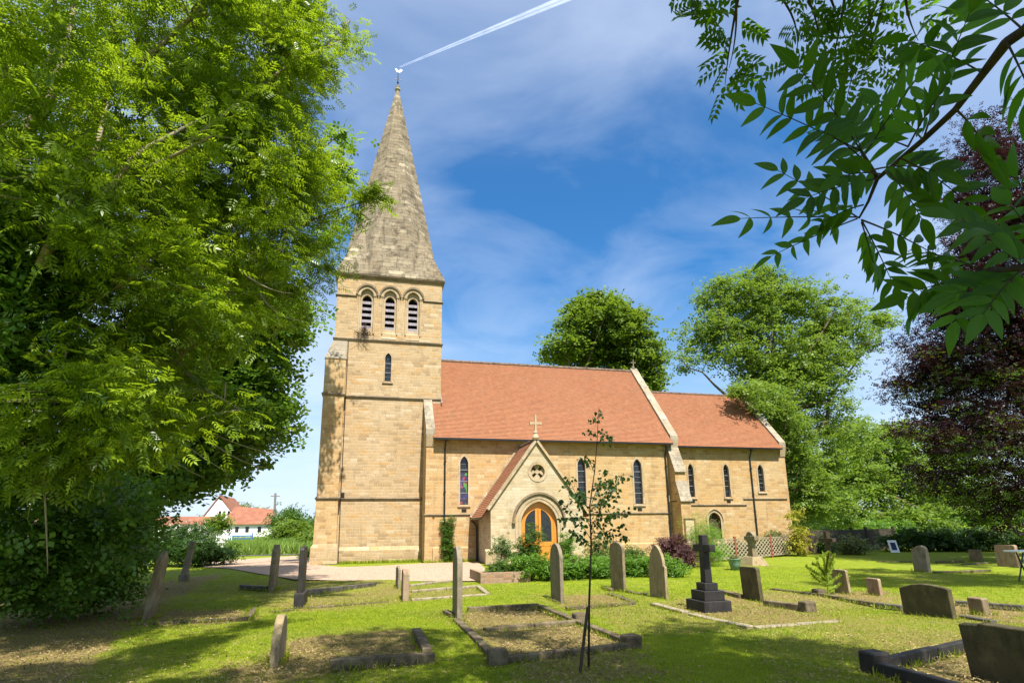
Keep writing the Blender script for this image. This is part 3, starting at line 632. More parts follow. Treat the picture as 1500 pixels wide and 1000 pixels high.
sur = MB(); band([(20.53+.41, .9)]+arch(20.53, .82, None, 1.95, 2.42)+[(20.53-.41, .9)], [(20.53+.53, .9)]+arch(20.53, 1.06, None, 1.95, 2.56)+[(20.53-.53, .9)], YC-.03, YC+.1, sur)
band(arch(20.53, 1.1, None, 1.95, 2.6), arch(20.53, 1.22, None, 1.95, 2.68), YC-.09, YC+.02, sur); sur.build('door_surround', M['trim'], cw)
def downpipe(x, y, zt, parent):
    m_ = MB().tube([(x, y-.30, zt), (x, y-.26, zt-.12), (x, y-.07, zt-.45), (x, y-.07, .05)], .045, 8)
    m_.lathe((x, y-.30, zt-.1), [(.06, 0), (.1, .06), (.1, .14)], 8)
    for z in (zt-1.2, zt-2.8, zt-4.3): m_.lathe((x, y-.07, z), [(.05, 0), (.065, .01), (.065, .09), (.05, .1)], 8)
    return m_.build('drainpipe', M['iron'], parent)
downpipe(4.02, YN, 6.3, nw); downpipe(16.95, YN, 6.2, nw); downpipe(23.36, YC, 6.25, cw)
# --- porch
PX0, PX1, PC = 5.82, 10.48, 8.15; PZE, PZA = 2.66, 5.86
doorA = arch(8.22, 1.84, 0, 1.82, 2.92, 10); rnd = circle(8.2, 4.36, .36)
mb = MB(); psl = (PZA-PZE)/(PC-PX0)
pierced([(PX0, 0), (PX1, 0), (PX1, PZE), (PC, PZA), (PX0, PZE)], [doorA, rnd], YP, .3, mb)
k = len(mb.v)
mb.v += [(PX0, YP, 0), (PX0, YN, 0), (PX0, YN, PZE), (PX0, YP, PZE), (PX1, YP, 0), (PX1, YN, 0), (PX1, YN, PZE), (PX1, YP, PZE)]
mb.f += [(k, k+3, k+2, k+1), (k+4, k+5, k+6, k+7)]
pw = mb.build('porch_wall', M['porch'], ch, fixn=False)
MB().prism([(u, YP+.3, v) for u, v in rnd], (0, .05, 0)).build('roundel_back', M['string'], pw)
rc = MB()
for a in range(4):
    a0 = R(90*a+0); pts = []
    for da, rr in ((-14, .10), (-30, .32), (-15, .355), (0, .36), (15, .355), (30, .32), (14, .10)):
        pts.append((8.2+rr*math.cos(a0+R(da)), YP+.12, 4.36+rr*math.sin(a0+R(da))))
    rc.prism(pts, (0, .14, 0))
rc.prism([(x, YP+.11, z) for x, z in circle(8.2, 4.36, .11, 10)], (0, .15, 0)); rc.build('roundel_cross', M['trim'], pw)
sur = MB(); band(circle(8.2, 4.36, .36, 24)+[circle(8.2, 4.36, .36, 24)[0]], circle(8.2, 4.36, .50, 24)+[circle(8.2, 4.36, .50, 24)[0]], YP-.025, YP+.08, sur); sur.build('roundel_surround', M['trim'], pw)
sur = MB(); dr = lambda w, r_, z0: [(8.22+w/2, z0)]+arch(8.22, w, None, 1.82, r_, 10)+[(8.22-w/2, z0)]
band(dr(1.84, 2.92, 0), dr(2.10, 3.06, 0), YP-.02, YP+.12, sur); band(dr(2.12, 3.07, .0), dr(2.42, 3.22, .0), YP-.045, YP+.05, sur); sur.build('door_arch', M['trim'], pw)
hd = MB(); band(arch(8.22, 2.5, None, 1.95, 3.27, 10), arch(8.22, 2.68, None, 1.95, 3.37, 10), YP-.13, YP+.02, hd); hd.build('hood_mould', M['string'], pw)
MB().lathe((6.93, YP-.08, 1.84), [(.04, 0), (.09, .04), (.09, .1), (.03, .14)], 8).lathe((9.51, YP-.08, 1.84), [(.04, 0), (.09, .04), (.09, .1), (.03, .14)], 8).build('label_stop', M['string'], pw)
# door: orange oak frame, two glazed leaves
pd = MB(); yd = YP+.16
band(dr(1.84, 2.92, 0), dr(1.60, 2.74, 0), yd, yd+.1, pd); pdoor = pd.build('porch_door', M['oak'], ch)
for s_ in (-1, 1):
    lf = MB(); xo = 8.22+s_*.79; xi = 8.22+s_*.015
    lf.quad_box((min(xi, xi+s_*.13), yd+.02, .05), (max(xi, xi+s_*.13), yd+.08, 2.66))
    # outer stile follows the arch
    n = 8; outer = [(8.22+s_*.8, .05), (8.22+s_*.8, 1.82)]; A = arch(8.22, 1.60, None, 1.82, 2.74, n); B = arch(8.22, 1.34, None, 1.82, 2.56, n)
    Ao = [(8.22+s_*abs(u-8.22), v) for u, v in A[:n+1]]; Bo = [(8.22+s_*abs(u-8.22), v) for u, v in B[:n+1]]
    band([(8.22+s_*.8, .05)]+Ao, [(8.22+s_*.67, .05)]+Bo, yd+.025, yd+.075, lf)
    lf.quad_box((min(xi+s_*.13, xo-s_*.12), yd+.028, .78), (max(xi+s_*.13, xo-s_*.12), yd+.072, 1.0))
    lf.quad_box((min(xi+s_*.13, xo-s_*.12), yd+.04, .07), (max(xi+s_*.13, xo-s_*.12), yd+.06, .78))
    lf.build('door_leaf', M['oak'], pdoor)
gl = MB().prism([(u, yd+.05, v) for u, v in arch(8.22, 1.5, .98, 1.82, 2.66)], (0, .004, 0)); gl.build('door_glass', M['glass'], pdoor)
MB().tube([(8.27, yd-.02, 1.0), (8.27, yd-.05, 1.02), (8.27, yd-.05, 1.14), (8.27, yd-.02, 1.16)], .012, 6).build('handle', M['iron'], pdoor)
box('porch_gloom_sheet', (7.0, YP+1.2, 0), (9.4, YP+1.22, 3.2), M['dark'], pw)  # black sheet part-way into the porch, painted for its inner shade
# porch roof: slopes face east and west
pr = MB()
for s_ in (-1, 1):
    n = 36; xe = PC+s_*(PC-PX0+.36); ze = PZE-psl*.36; dx, dz = (PC-xe)/n, (PZA+.04-ze)/n; L = math.hypot(dx, dz); nx, nz = s_*dz/L, abs(dx)/L
    for i in range(n):
        x0_, z0_ = xe+dx*i, ze+dz*i; x1_, z1_ = xe+dx*(i+1.15), ze+dz*(i+1.15); k = len(pr.v)
        pr.v += [(x0_+nx*.04, YP+.2, z0_+nz*.04), (x0_+nx*.04, YN, z0_+nz*.04), (x0_+nx*.06, YN, z0_+nz*.06), (x0_+nx*.06, YP+.2, z0_+nz*.06), (x1_+nx*.04, YN, z1_+nz*.04), (x1_+nx*.04, YP+.2, z1_+nz*.04)]
        pr.f += [(k, k+1, k+2, k+3), (k+3, k+2, k+4, k+5)]
    k = len(pr.v); pr.v += [(xe, YP+.2, ze), (xe, YN, ze), (PC, YN, PZA+.04), (PC, YP+.2, PZA+.04)]; pr.f.append((k, k+1, k+2, k+3))
pr_o = pr.build('porch_roof', M['tile'], ch, fixn=False)
MB().tube([(PC, YP+.2, PZA+.12), (PC, YN-.02, PZA+.12)], .09, 8).build('ridge_tiles', M['ridge'], pr_o)
cp = MB()
for s_ in (-1, 1):
    n = 7
    for i in range(n):
        a0, a1 = i/n, (i+.98)/n; f_ = lambda a: (PC+s_*(PC-PX0+.10)*(1-a), PZE-psl*.10+(PZA-PZE+psl*.10)*a)
        (xa, z_a), (xb, z_b) = f_(a0), f_(a1)
        u = Vector((s_*psl, 0, 1)).normalized()
        pts = [(xa, YP-.12, z_a-.02), (xb, YP-.12, z_b-.02), (xb+u.x*.10, YP-.12, z_b+u.z*.10), (xa+u.x*.10, YP-.12, z_a+u.z*.10)]
        cp.prism(pts, (0, .36, 0))
cp.build('coping', M['trim'], pw)
vs = MB()
for s_ in (-1, 1):
    a = Vector((PC+s_*(PC-PX0), YP-.06, PZE)); b = Vector((PC, YP-.06, PZA)); vs.beam(a, b, .10, .05, (0, 0, 1))
vs.build('verge_shadow_strip', M['string'], pw)  # dark strip stands in for the shadow line under the coping
c = MB(); stone_cross(c, PC, YP+.05, PZA+.1, .95, .1); c.build('porch_cross', M['trim'], pw)
for s_ in (-1, 1):                           # lime mortar fillet where the porch roof meets the nave
    MB().beam((PC+s_*(PC-PX0+.42), YN-.03, PZE-psl*.42+.17), (PC, YN-.03, PZA+.25), .07, .1).build('mortar_fillet', M['trim'], pr_o)
MB().beam((PX0-.42, YP+.25, PZE-psl*.36-.03), (PX0-.42, YN-.05, PZE-psl*.36-.03), .09, .08).build('gutter', M['iron'], pr_o)
MB().tube([(PX0-.40, YN-.12, 2.1), (PX0-.2, YN-.12, 1.9), (PX0-.1, YN-.12, 1.7), (PX0-.1, YN-.12, .05)], .045, 8).build('drainpipe', M['iron'], pw)
MB().hexa([(PX0-.32, YP-.3, 0), (7.15, YP-.3, 0), (7.15, YP-.005, 0), (PX0-.32, YP-.005, 0)], [(PX0-.3, YP-.28, .62), (7.15, YP-.28, .62), (7.15, YP-.005, .72), (PX0-.3, YP-.005, .72)]).build('plinth', M['trim'], pw, bevel=.03)

# ================================================================ GROUND
def sheet(name, poly, z, mat, kind='structure'):
    me = bpy.data.meshes.new(name); me.from_pydata([(x, y, z) for x, y in poly], [], [tuple(range(len(poly)))]); me.update()
    if me.polygons[0].normal.z < 0: me.flip_normals()
    return tag(link(me, name, mat, None), kind=kind)
# churchyard lawn: one sheet to the horizon, fine near the camera
xs = np.concatenate([[-3000, -800, -250, -90, -45], np.arange(-28, -9, .5), np.arange(-9, 14, .14), np.arange(14, 44, .5), [60, 110, 300, 900, 3000]])
ys = np.concatenate([[-300, -40], np.arange(-8, 4, .5), np.arange(4, 19, .14), np.arange(19, 52, .5), [58, 70, 95, 150, 300, 800, 4000]])
XX, YY = np.meshgrid(xs, ys)
ZZ = .025*np.sin(XX*.9+1.3*np.sin(YY*.7))+.02*np.sin(YY*1.3+XX*.35); ZZ *= np.clip((YY-3)/6, 0, 1)*np.clip((26-YY)/4, 0, 1)*np.clip((34-abs(XX))/6, 0, 1); ZZ -= .03
W = len(xs); idx = np.arange(W*len(ys)).reshape(len(ys), W)
Fq = np.stack([idx[:-1, :-1], idx[:-1, 1:], idx[1:, 1:], idx[1:, :-1]], -1).reshape(-1, 4)
def np_mesh(name, V, F, mat, parent=None, tint=None, smooth=False, org=None, label=None, attr='tint'):
    me = bpy.data.meshes.new(name); V = np.asarray(V, np.float32)
    if org is not None: V = V-np.asarray(org, np.float32)
    me.vertices.add(len(V)); me.vertices.foreach_set('co', V.ravel())
    k = F.shape[1]; me.loops.add(F.size); me.loops.foreach_set('vertex_index', F.ravel().astype(np.int32))
    me.polygons.add(len(F)); me.polygons.foreach_set('loop_start', np.arange(len(F), dtype=np.int32)*k)
    if tint is not None:
        a = me.attributes.new(attr, 'FLOAT', 'POINT'); a.data.foreach_set('value', np.asarray(tint, np.float32).ravel())
    me.update(calc_edges=True); me.validate()
    if smooth: me.shade_smooth()
    return link(me, name, mat, parent, label)
# dry zones: graves and under the left trees
DRY = [((500, 950), 1.6, .8), ((745, 905), 1.1, .9), ((800, 945), 1.1, 1.0), ((530, 945), 1.2, 1.0), ((60, 900), 3.5, .9), ((330, 860), 1.6, .5), ((30, 990), 2.0, .9), ((480, 868), 2.5, .5), ((650, 865), 2.0, .6),
       ((870, 880), 2.0, .6), ((1130, 895), 1.8, 1.0), ((1190, 880), 1.6, .8), ((1370, 880), 1.5, .8), ((1440, 890), 1.2, 1.0), ((1400, 960), .8, 1.0), ((1400, 905), 1.5, .7), ((180, 905), 2.5, .6), ((1350, 840), 2, .6), ((940, 885), 1.6, .6),
       ((860, 975), 1.2, .5), ((1330, 985), .8, .8), ((1250, 905), 1.4, .7), ((400, 985), 1.2, .8), ((620, 850), 1.5, .4)]
xf, yf = XX.ravel(), YY.ravel()
BEDS = [([(668, 906), (684, 892), (790, 887), (925, 943), (730, 967)], .8), ([(425, 935), (606, 922), (632, 964), (400, 985), (380, 960)], .8), ([(960, 882), (1050, 868), (1240, 908), (1100, 920)], .6), ([(1055, 866), (1130, 862), (1290, 886), (1185, 893)], .45),
        ([(1290, 884), (1400, 880), (1500, 890), (1500, 912), (1455, 912), (1330, 895)], .8), ([(1300, 980), (1440, 942), (1500, 930), (1500, 1060), (1400, 1040)], .8), ([(200, 915), (250, 893), (370, 890), (372, 905)], .8), ([(600, 880), (600, 862), (700, 858), (715, 872)], .5),
        ([(-200, 870), (150, 880), (230, 850), (330, 838), (200, 905), (100, 1000), (-200, 1100)], .8), ([(800, 872), (895, 866), (930, 882), (828, 888)], .6), ([(790, 960), (925, 946), (960, 985), (850, 1010), (740, 990)], .5), ([(380, 862), (440, 858), (560, 850), (590, 858), (560, 880), (440, 890)], .45),
        ([(1180, 868), (1300, 862), (1310, 886), (1200, 872)], .6), ([(330, 968), (420, 958), (430, 1010), (300, 1020)], .7), ([(440, 845), (600, 853), (650, 870), (560, 885), (380, 895), (380, 850)], .35), ([(830, 880), (1000, 880), (1100, 925), (930, 930)], .3), ([(1240, 895), (1500, 915), (1500, 960), (1300, 975), (1200, 940)], .4), ([(1080, 925), (1180, 918), (1300, 985), (1150, 1010)], .3)]
def in_poly(x, y, poly):
    r = np.zeros(len(x), bool); n = len(poly)
    for i in range(n):
        (x0, y0), (x1, y1) = poly[i], poly[(i+1) % n]
        c = ((y0 > y) != (y1 > y)) & (x < (x1-x0)*(y-y0)/(y1-y0+1e-12)+x0); r ^= c
    return r
BP = [([(G(*p).x, G(*p).y) for p in poly], w_) for poly, w_ in BEDS]
def dryness(x, y):
    o = np.zeros(len(x)); xw = x+.10*np.sin(7*y+2*x)+.06*np.sin(17*x+3*y); yw = y+.10*np.sin(6*x-y)+.06*np.sin(19*y)
    for k_ in range(5):                       # soft ragged edges
        ox, oy = ((0, 0), (.12, 0), (-.12, 0), (0, .15), (0, -.15))[k_]
        m_ = np.zeros(len(x))
        for poly, w_ in BP: m_ = np.maximum(m_, in_poly(xw+ox, yw+oy, poly)*w_)
        o += m_/5
    for (px, py), r, s_ in DRY:
        g = G(px, py); o = np.maximum(o, s_*.5*np.exp(-(((x-g.x)/r)**2+((y-g.y)/(r*1.2))**2)))
    return o
dry = dryness(xf, yf)
tag(np_mesh('churchyard_ground', np.stack([xf, yf, ZZ.ravel()], -1), Fq, M['ground'], tint=dry, attr='dry', smooth=True), kind='structure')
gp = [(300, 822), (345, 819), (462, 812), (462, 826), (500, 830), (560, 828), (625, 824), (700, 822), (712, 832), (705, 850), (640, 851), (560, 850), (500, 850), (430, 848), (380, 840), (340, 832), (300, 830)]
pp = [G(x, y) for x, y in gp]
sheet('gravel_path', [(p.x+random.gauss(0, .04), p.y) for p in pp], .004, M['gravel'])
a, b, c_, d_ = G(180, 817), G(180, 811.5), G(470, 807), G(470, 812)
sheet('lane', [(a.x-30, a.y+2), (d_.x+10, d_.y), (c_.x+10, c_.y), (b.x-30, b.y+2)], .006, M['asphalt'])

# ================================================================ LEAVES
def basis(d, upj):
    d = d/np.linalg.norm(d, axis=1, keepdims=True); s_ = np.cross(d, upj); s_ /= np.linalg.norm(s_, axis=1, keepdims=True)+1e-9
    return d, s_, np.cross(s_, d)
def instance(T, Fc, P, d, up, sc, tint):
    d, s_, n = basis(d, up); B = np.stack([d, s_, n], 1)          # rows: axes
    V = np.einsum('tk,nkj->ntj', T, B)*sc[:, None, None]+P[:, None, :]
    N, K = len(P), len(T); F = (Fc[None]+(np.arange(N)*K)[:, None, None]).reshape(-1, Fc.shape[1])
    return V.reshape(-1, 3), F, np.repeat(tint, K)
def ash_template(pairs=4, ll=.36, lw=.12):
    V, F = [], []
    def leaf(o, dr_, L, w):
        o, dr_ = np.array(o), np.array(dr_)/np.linalg.norm(dr_); sd = np.array([-dr_[1], dr_[0], 0]); k = len(V)
        V.extend([o, o+dr_*L*.45+sd*w/2+[0, 0, .02], o+dr_*L+[0, 0, -.05], o+dr_*L*.45-sd*w/2+[0, 0, .02]]); F.append([k, k+1, k+2, k+3])
    for i in range(pairs):
        x = .28+.6*i/(pairs-1)
        for s_ in (-1, 1): leaf([x, 0, -.08*x*x], [.55, s_*.9, -.12], ll, lw)
    leaf([.9, 0, -.08], [1, 0, -.15], ll, lw)
    return np.array(V, float), np.array(F)
def broad_template(n=4, L=.5, w=.42):
    V, F = [], []; r = np.random.default_rng(3)
    for i in range(n):
        a = 2*math.pi*i/n+r.uniform(-.3, .3); dr_ = np.array([math.cos(a), math.sin(a), r.uniform(-.35, .25)]); sd = np.array([-math.sin(a), math.cos(a), r.uniform(-.3, .3)])
        o = dr_*.12; k = len(V); V.extend([o, o+dr_*L*.5+sd*w/2, o+dr_*L, o+dr_*L*.5-sd*w/2]); F.append([k, k+1, k+2, k+3])
    return np.array(V), np.array(F)
ASH, BROAD = ash_template(), broad_template()
def unit(n): v = rng.normal(size=(n, 3)); return v/np.linalg.norm(v, axis=1, keepdims=True)
def clumps_in(blobs, n, shell=.45):
    """clump centres in a union of ellipsoids, biased outwards"""
    vol = np.array([b[3]*b[4]*b[5] for b in blobs])**.8; cnt = rng.multinomial(n, vol/vol.sum()); P, O = [], []
    for b, k in zip(blobs, cnt):
        u = unit(k); r = rng.uniform(0, 1, k)**shell; c = np.array(b[:3]); rr = np.array(b[3:6])
        P.append(c+u*r[:, None]*rr); O.append(u)
    return np.concatenate(P), np.concatenate(O)
def foliage(name, C, O, per, rad, size, tmpl, mat, parent=None, org=None, flat=.55, droop=.35, upw=1.0, tvar=.25, spread_out=.9):
    n = len(C)*per; ci = np.repeat(np.arange(len(C)), per)
    rr = rng.lognormal(0, .25, len(C))*rad
    P = C[ci]+rng.normal(size=(n, 3))*rr[ci][:, None]*np.array([1, 1, flat])*.6
    d = rng.normal(size=(n, 3))*.8+O[ci]*spread_out; d[:, 2] = d[:, 2]*.5-droop
    up = rng.normal(size=(n, 3))*.45; up[:, 2] += upw
    cl = rng.uniform(0, 1, len(C)); tint = np.clip(cl[ci]*.45+rng.normal(.25, tvar*1.3, n), 0, 1)
    V, F, T = instance(tmpl[0], tmpl[1], P, d, up, size*rng.uniform(.7, 1.25, n), tint)
    return np_mesh(name, V, F, mat, parent, T, org=org)
def limbs(mb_, base, trunk_top, C, r0, nl=10, twigs=120, bend=.25, r_tw=.02, seed=1):
    """trunk, limbs to far clumps, twigs from limbs to clumps"""
    rd = random.Random(seed); base, top = Vector(base), Vector(trunk_top)
    path = [base, base.lerp(top, .33)+Vector((rd.gauss(0, r0*.6), rd.gauss(0, r0*.6), 0)), base.lerp(top, .68)+Vector((rd.gauss(0, r0*.8), rd.gauss(0, r0*.8), 0)), top]
    mb_.tube([base-Vector((0, 0, .15))]+path, [r0*1.7, r0*1.3, r0, r0*.8, r0*.6], 10)
    nodes = [(p, r0*.5) for p in path[2:]]
    order = [rd.randrange(len(C))]
    D = np.linalg.norm(C-C[order[0]], axis=1)
    for _ in range(min(nl, len(C))-1):
        k = int(np.argmax(D*np.array([1.0]))); order.append(k); D = np.minimum(D, np.linalg.norm(C-C[k], axis=1))
    for k in order:
        e = Vector(C[k]); s_ = path[1+rd.randrange(3)] if rd.random() < .7 else path[3]
        s_ = s_.lerp(path[3], rd.random()*.5); L = (e-s_).length
        mid = s_.lerp(e, .45)+Vector((0, 0, L*rd.uniform(.02, bend)))+Vector((rd.gauss(0, .06), rd.gauss(0, .06), 0))*L*.5
        q = []; rs = []
        for i in range(9):
            t_ = i/8; p = s_*(1-t_)**2+mid*2*t_*(1-t_)+e*t_**2+Vector((rd.gauss(0, 1), rd.gauss(0, 1), rd.gauss(0, 1)))*L*.012
            q.append(p); rs.append(r0*.42*(1-t_)**1.1+.018); nodes.append((p, rs[-1]))
        mb_.tube(q, rs, 6)
    N = np.array([tuple(p) for p, r in nodes]); NR = [r for p, r in nodes]
    for k in rd.sample(range(len(C)), min(twigs, len(C))):
        j = int(np.argmin(np.linalg.norm(N-C[k], axis=1))); s_ = Vector(N[j]); e = Vector(C[k]); L = (e-s_).length
        if L < .15: continue
        mid = s_.lerp(e, .5)+Vector((rd.gauss(0, .12), rd.gauss(0, .12), rd.uniform(0, .2)))*L
        r_ = min(NR[j]*.6, r_tw+L*.012); q = [s_*(1-t_)**2+mid*2*t_*(1-t_)+e*t_**2 for t_ in (0, .25, .5, .75, 1)]
        mb_.tube(q, [r_, r_*.8, r_*.6, r_*.45, r_*.3], 4, cap=False)
def pxblob(px, py, rx, ry, Y, ty):           # ellipsoid from the picture: centre pixel, radii in pixels, depth Y, half thickness in metres
    c = PY(px, py, Y); d = (c-EYEP).dot(AZ); k = d/FPX
    return (c.x, c.y, c.z, rx*k, ty, ry*k)
def tree(name, label, base, top, r0, blobs, n, per, rad, size, tmpl, mat, bark='bark', cat='tree', group=None, nl=10, twigs=150, shell=.45, seed=1, extra=None, **kw):
    t = thing(name, base, label, cat, group); C, O = clumps_in(blobs, n, shell)
    ok = C[:, 2] > .3; C, O = C[ok], O[ok]
    m_ = MB(); limbs(m_, base, top, C, r0, nl, twigs, seed=seed)
    m_.build('trunk', M[bark], t, fixn=False, smooth=True)
    foliage('crown', C, O, per, rad, size, tmpl, M[mat], t, base, **kw)
    return t, C, O
#TREES
# --- big ash on the left
bl = [pxblob(*q) for q in ((230, 60, 230, 160, 13, 3.2), (405, 80, 72, 100, 14, 2.0), (80, 250, 190, 200, 11, 2.6), (300, 260, 190, 170, 13, 2.8), (385, 300, 75, 120, 14.5, 1.8), (440, 235, 24, 40, 14.5, .7), (448, 285, 20, 36, 14.5, .6),
      (375, 430, 62, 80, 15.5, 1.6), (200, 450, 170, 110, 12, 2.0), (100, 600, 180, 100, 11, 1.6), (240, 620, 120, 60, 12.5, 1.3), (495, 42, 24, 20, 14, .4), (456, 340, 28, 60, 15, .8), (452, 410, 24, 40, 15.5, .8), (446, 200, 22, 50, 14.5, .7), (458, 110, 22, 40, 14.2, .6), (435, 15, 50, 40, 14, .8))]
bA = G(20, 888); bA = Vector((-8.6, 12.8, 0))
tree('ash_tree', 'huge sunlit ash tree with feathery bright green leaves filling the left of the view', bA, (-7.6, 12.9, 6.5), .38, bl, 480, 66, .52, .30, ASH, 'lf_ash', 'bark_pale', nl=22, twigs=380, seed=5, droop=.3)
lt = [o for o in COL.objects if o.name == 'ash_tree'][0]
for q, r_ in (((( -30, 330, 11.2), (20, 240, 11), (70, 160, 11), (100, 60, 11.2), (112, -20, 11.4)), (.10, .09, .08, .06, .04)), (((60, 390, 11), (120, 312, 10.7), (165, 268, 10.8), (205, 222, 11.0), (300, 170, 11.6)), (.085, .07, .06, .045, .015)),
              (((60, 390, 10.6), (105, 290, 10.6), (140, 220, 10.7), (158, 150, 10.9)), (.09, .07, .05, .02)), (((250, 230, 12), (330, 165, 12), (430, 90, 12.6), (500, 60, 13)), (.05, .04, .025, .01))):
    MB().tube([PY(*p) for p in q], r_, 9).build('limb', M['bark_pale'], lt, fixn=False, smooth=True)
# sprig that crosses the spire
sp_ = [pxblob(553, 275, 15, 22, 14.5, .3), pxblob(548, 292, 18, 14, 14.5, .3), pxblob(518, 300, 22, 16, 14.5, .3)]
# --- darker tree behind it
bl = [pxblob(*q) for q in ((330, 470, 110, 90, 23, 3), (260, 600, 130, 110, 22, 3), (355, 560, 52, 66, 23, 2.4), (335, 645, 65, 54, 23, 2.2), (400, 480, 42, 48, 24, 1.6), (425, 455, 24, 40, 24, 1.2), (395, 590, 34, 50, 23, 1.4), (280, 690, 70, 28, 22, 2.0), (392, 620, 24, 46, 23, 1.2), (400, 545, 28, 28, 23.5, 1.2), (210, 700, 80, 50, 20, 2), (455, 250, 16, 34, 25.4, .7), (445, 360, 14, 26, 25, .6))]+[(-1.8, 25.4, 16.4, .35, .5, .8), (-1.65, 25.4, 18.4, .35, .5, .9), (-1.75, 25.4, 20.2, .35, .5, .8), (-2.15, 25.5, 15.0, .45, .5, .7)]  # last four blobs added to throw mottled shade on the tower buttress
tree('sycamore_tree', 'dark green broadleaved tree behind the ash, hanging over the white house', (-11, 23.5, 0), (-10.5, 23.5, 7), .4, bl, 760, 26, .62, .36, BROAD, 'lf_dark', 'bark', nl=16, twigs=200, seed=8, flat=.4)
# --- ivy-clad thicket below
bl = [pxblob(*q) for q in ((40, 640, 110, 110, 11.5, 1.2), (60, 790, 120, 100, 13.0, 1.3), (20, 480, 100, 120, 11.3, 1.0), (160, 780, 70, 75, 15.5, 1.2), (195, 795, 30, 34, 19, 1.0), (110, 850, 90, 42, 14.8, .9), (0, 360, 50, 90, 11, .8))]
t = thing('holly_thicket', (-8.4, 14.5, 0), 'dark tangle of holly and ivy at the foot of the left trees', 'thicket')
C, O = clumps_in(bl, 620, .4); ok = C[:, 2] > .12; C, O = C[ok], O[ok]
foliage('crown', C, O, 24, .42, .20, BROAD, M['lf_ivy'], t, (-8.4, 14.5, 0), flat=.8, droop=.5)
mm = MB()
for x, y, dx in ((-8.9, 14.0, .8), (-8.0, 14.6, .5), (-7.4, 16.2, 1.1), (-9.5, 13.2, -.2), (-8.3, 18, .9)):
    mm.tube([(x, y, -.1), (x+dx*.2, y, .8), (x+dx*.5, y+.1, 1.9), (x+dx*.6, y, 3.4)], [.11, .09, .07, .03], 7)
mm.build('stem', M['bark'], t, fixn=False, smooth=True)
# pale hanging twigs in front of the thicket
rd = random.Random(4)
for (x0, y0, x1, y1, Y) in ((350, 395, 430, 430, 12), (60, 640, 70, 840, 10.8), (180, 560, 330, 690, 12), (300, 640, 390, 685, 13.5), (90, 600, 140, 700, 10.6), (240, 600, 420, 670, 13), (330, 560, 300, 640, 12.5), (50, 600, 160, 640, 10.6), (100, 500, 40, 760, 10.8), (210, 620, 300, 700, 12.4), (380, 430, 440, 470, 13)):
    a, b = PY(x0, y0, Y), PY(x1, y1, Y+.3); mid = a.lerp(b, .5)+Vector((rd.gauss(0, .15), 0, -.25)); MB().tube([a*(1-t_)**2+mid*2*t_*(1-t_)+b*t_**2 for t_ in (0, .2, .4, .6, .8, 1)], [.022, .019, .016, .013, .01, .005], 5).build('bare_twig', M['bark_pale'], t, fixn=False, smooth=True)
# --- low hedge bank in front of the lane on the left
def bush(name, label, blobs, n, per, rad, size, tmpl, mat, cat='bush', group=None, base=None, stems=4, flowers=None, **kw):
    c = np.mean([b[:3] for b in blobs], axis=0); base = base or (float(c[0]), float(c[1]), 0.0)
    t = thing(name, base, label, cat, group); C, O = clumps_in(blobs, n, .45); ok = C[:, 2] > .04; C, O = C[ok], O[ok]
    foliage('foliage', C, O, per, rad, size, tmpl, M[mat], t, base, **kw)
    m_ = MB(); rd_ = random.Random(n)
    for i in range(stems):
        e = C[rd_.randrange(len(C))]; x, y = base[0]+rd_.gauss(0, .1), base[1]+rd_.gauss(0, .1); m_.tube([(x, y, -.05), (x*.5+e[0]*.5, y*.5+e[1]*.5, e[2]*.55), tuple(e)], [.03, .02, .008], 5)
    m_.build('stem', M['bark'], t, fixn=False)
    if flowers: foliage('flowers', C[::2]+O[::2]*.1, O[::2], 4, rad, size*flowers[1], BROAD, M[flowers[0]], t, base, upw=.3)
    return t
bush('hedge', 'low dark clipped hedge beside the lane behind the leaning headstone', [pxblob(x, 806, 26, 17, 36-(x-200)/30, .8) for x in (200, 235, 265, 290)]+[pxblob(x, 812, 22, 11, 34, .7) for x in (298, 322)], 210, 22, .5, .22, BROAD, 'lf_hedge', 'hedge')
bush('hawthorn_bush', 'hawthorn bush with white blossom below the red roofed barns', [pxblob(280, 780, 30, 14, 42, 1.2), pxblob(255, 785, 20, 12, 41, 1)], 110, 18, .5, .2, BROAD, 'lf_hedge', flowers=('lf_blossom', .8))
bush('roadside_bush', 'round green bush at the lane side left of the tower', [pxblob(432, 785, 30, 22, 60, 2), pxblob(450, 800, 16, 16, 50, 1)], 130, 18, .9, .45, BROAD, 'lf_lime')
bush('roadside_bush', 'tall thin-leaved bush poking above the hedges left of the tower', [pxblob(420, 765, 20, 16, 70, 2), pxblob(440, 768, 24, 9, 72, 2), pxblob(426, 752, 8, 6, 70, 1)], 90, 16, 1.0, .5, BROAD, 'lf_rose')
bush('roadside_bush', 'pale green bush between the meadow and the tower buttress', [pxblob(455, 815, 12, 14, 38, .8), pxblob(415, 805, 14, 14, 52, 1)], 70, 18, .5, .26, BROAD, 'lf_shrub')
bush('elder_bush', 'small elder growing in front of the white house', [pxblob(318, 768, 16, 12, 80, 1.2)], 40, 16, .9, .5, BROAD, 'lf_lime')
# meadow: rough grass beyond the lane
mg = []
n = 26000; px = rng.uniform(335, 470, n); yy = rng.uniform(46, 95, n)
P = np.array([[PY(float(a), 790, float(b)).x, float(b), 0] for a, b in zip(px, yy)])
tri = (np.array([[0, .25, 0], [1, 0, 0], [0, -.25, 0]]), np.array([[0, 1, 2]]))
d = rng.normal(size=(n, 3))*.3; d[:, 2] = 1
V, F, T = instance(tri[0]*np.array([1, .3, 1]), tri[1], P, d, rng.normal(size=(n, 3)), rng.uniform(.5, 1.1, n), rng.uniform(0, 1, n))
tag(np_mesh('meadow_grass', V, F, M['lf_meadow'], tint=T), kind='stuff')
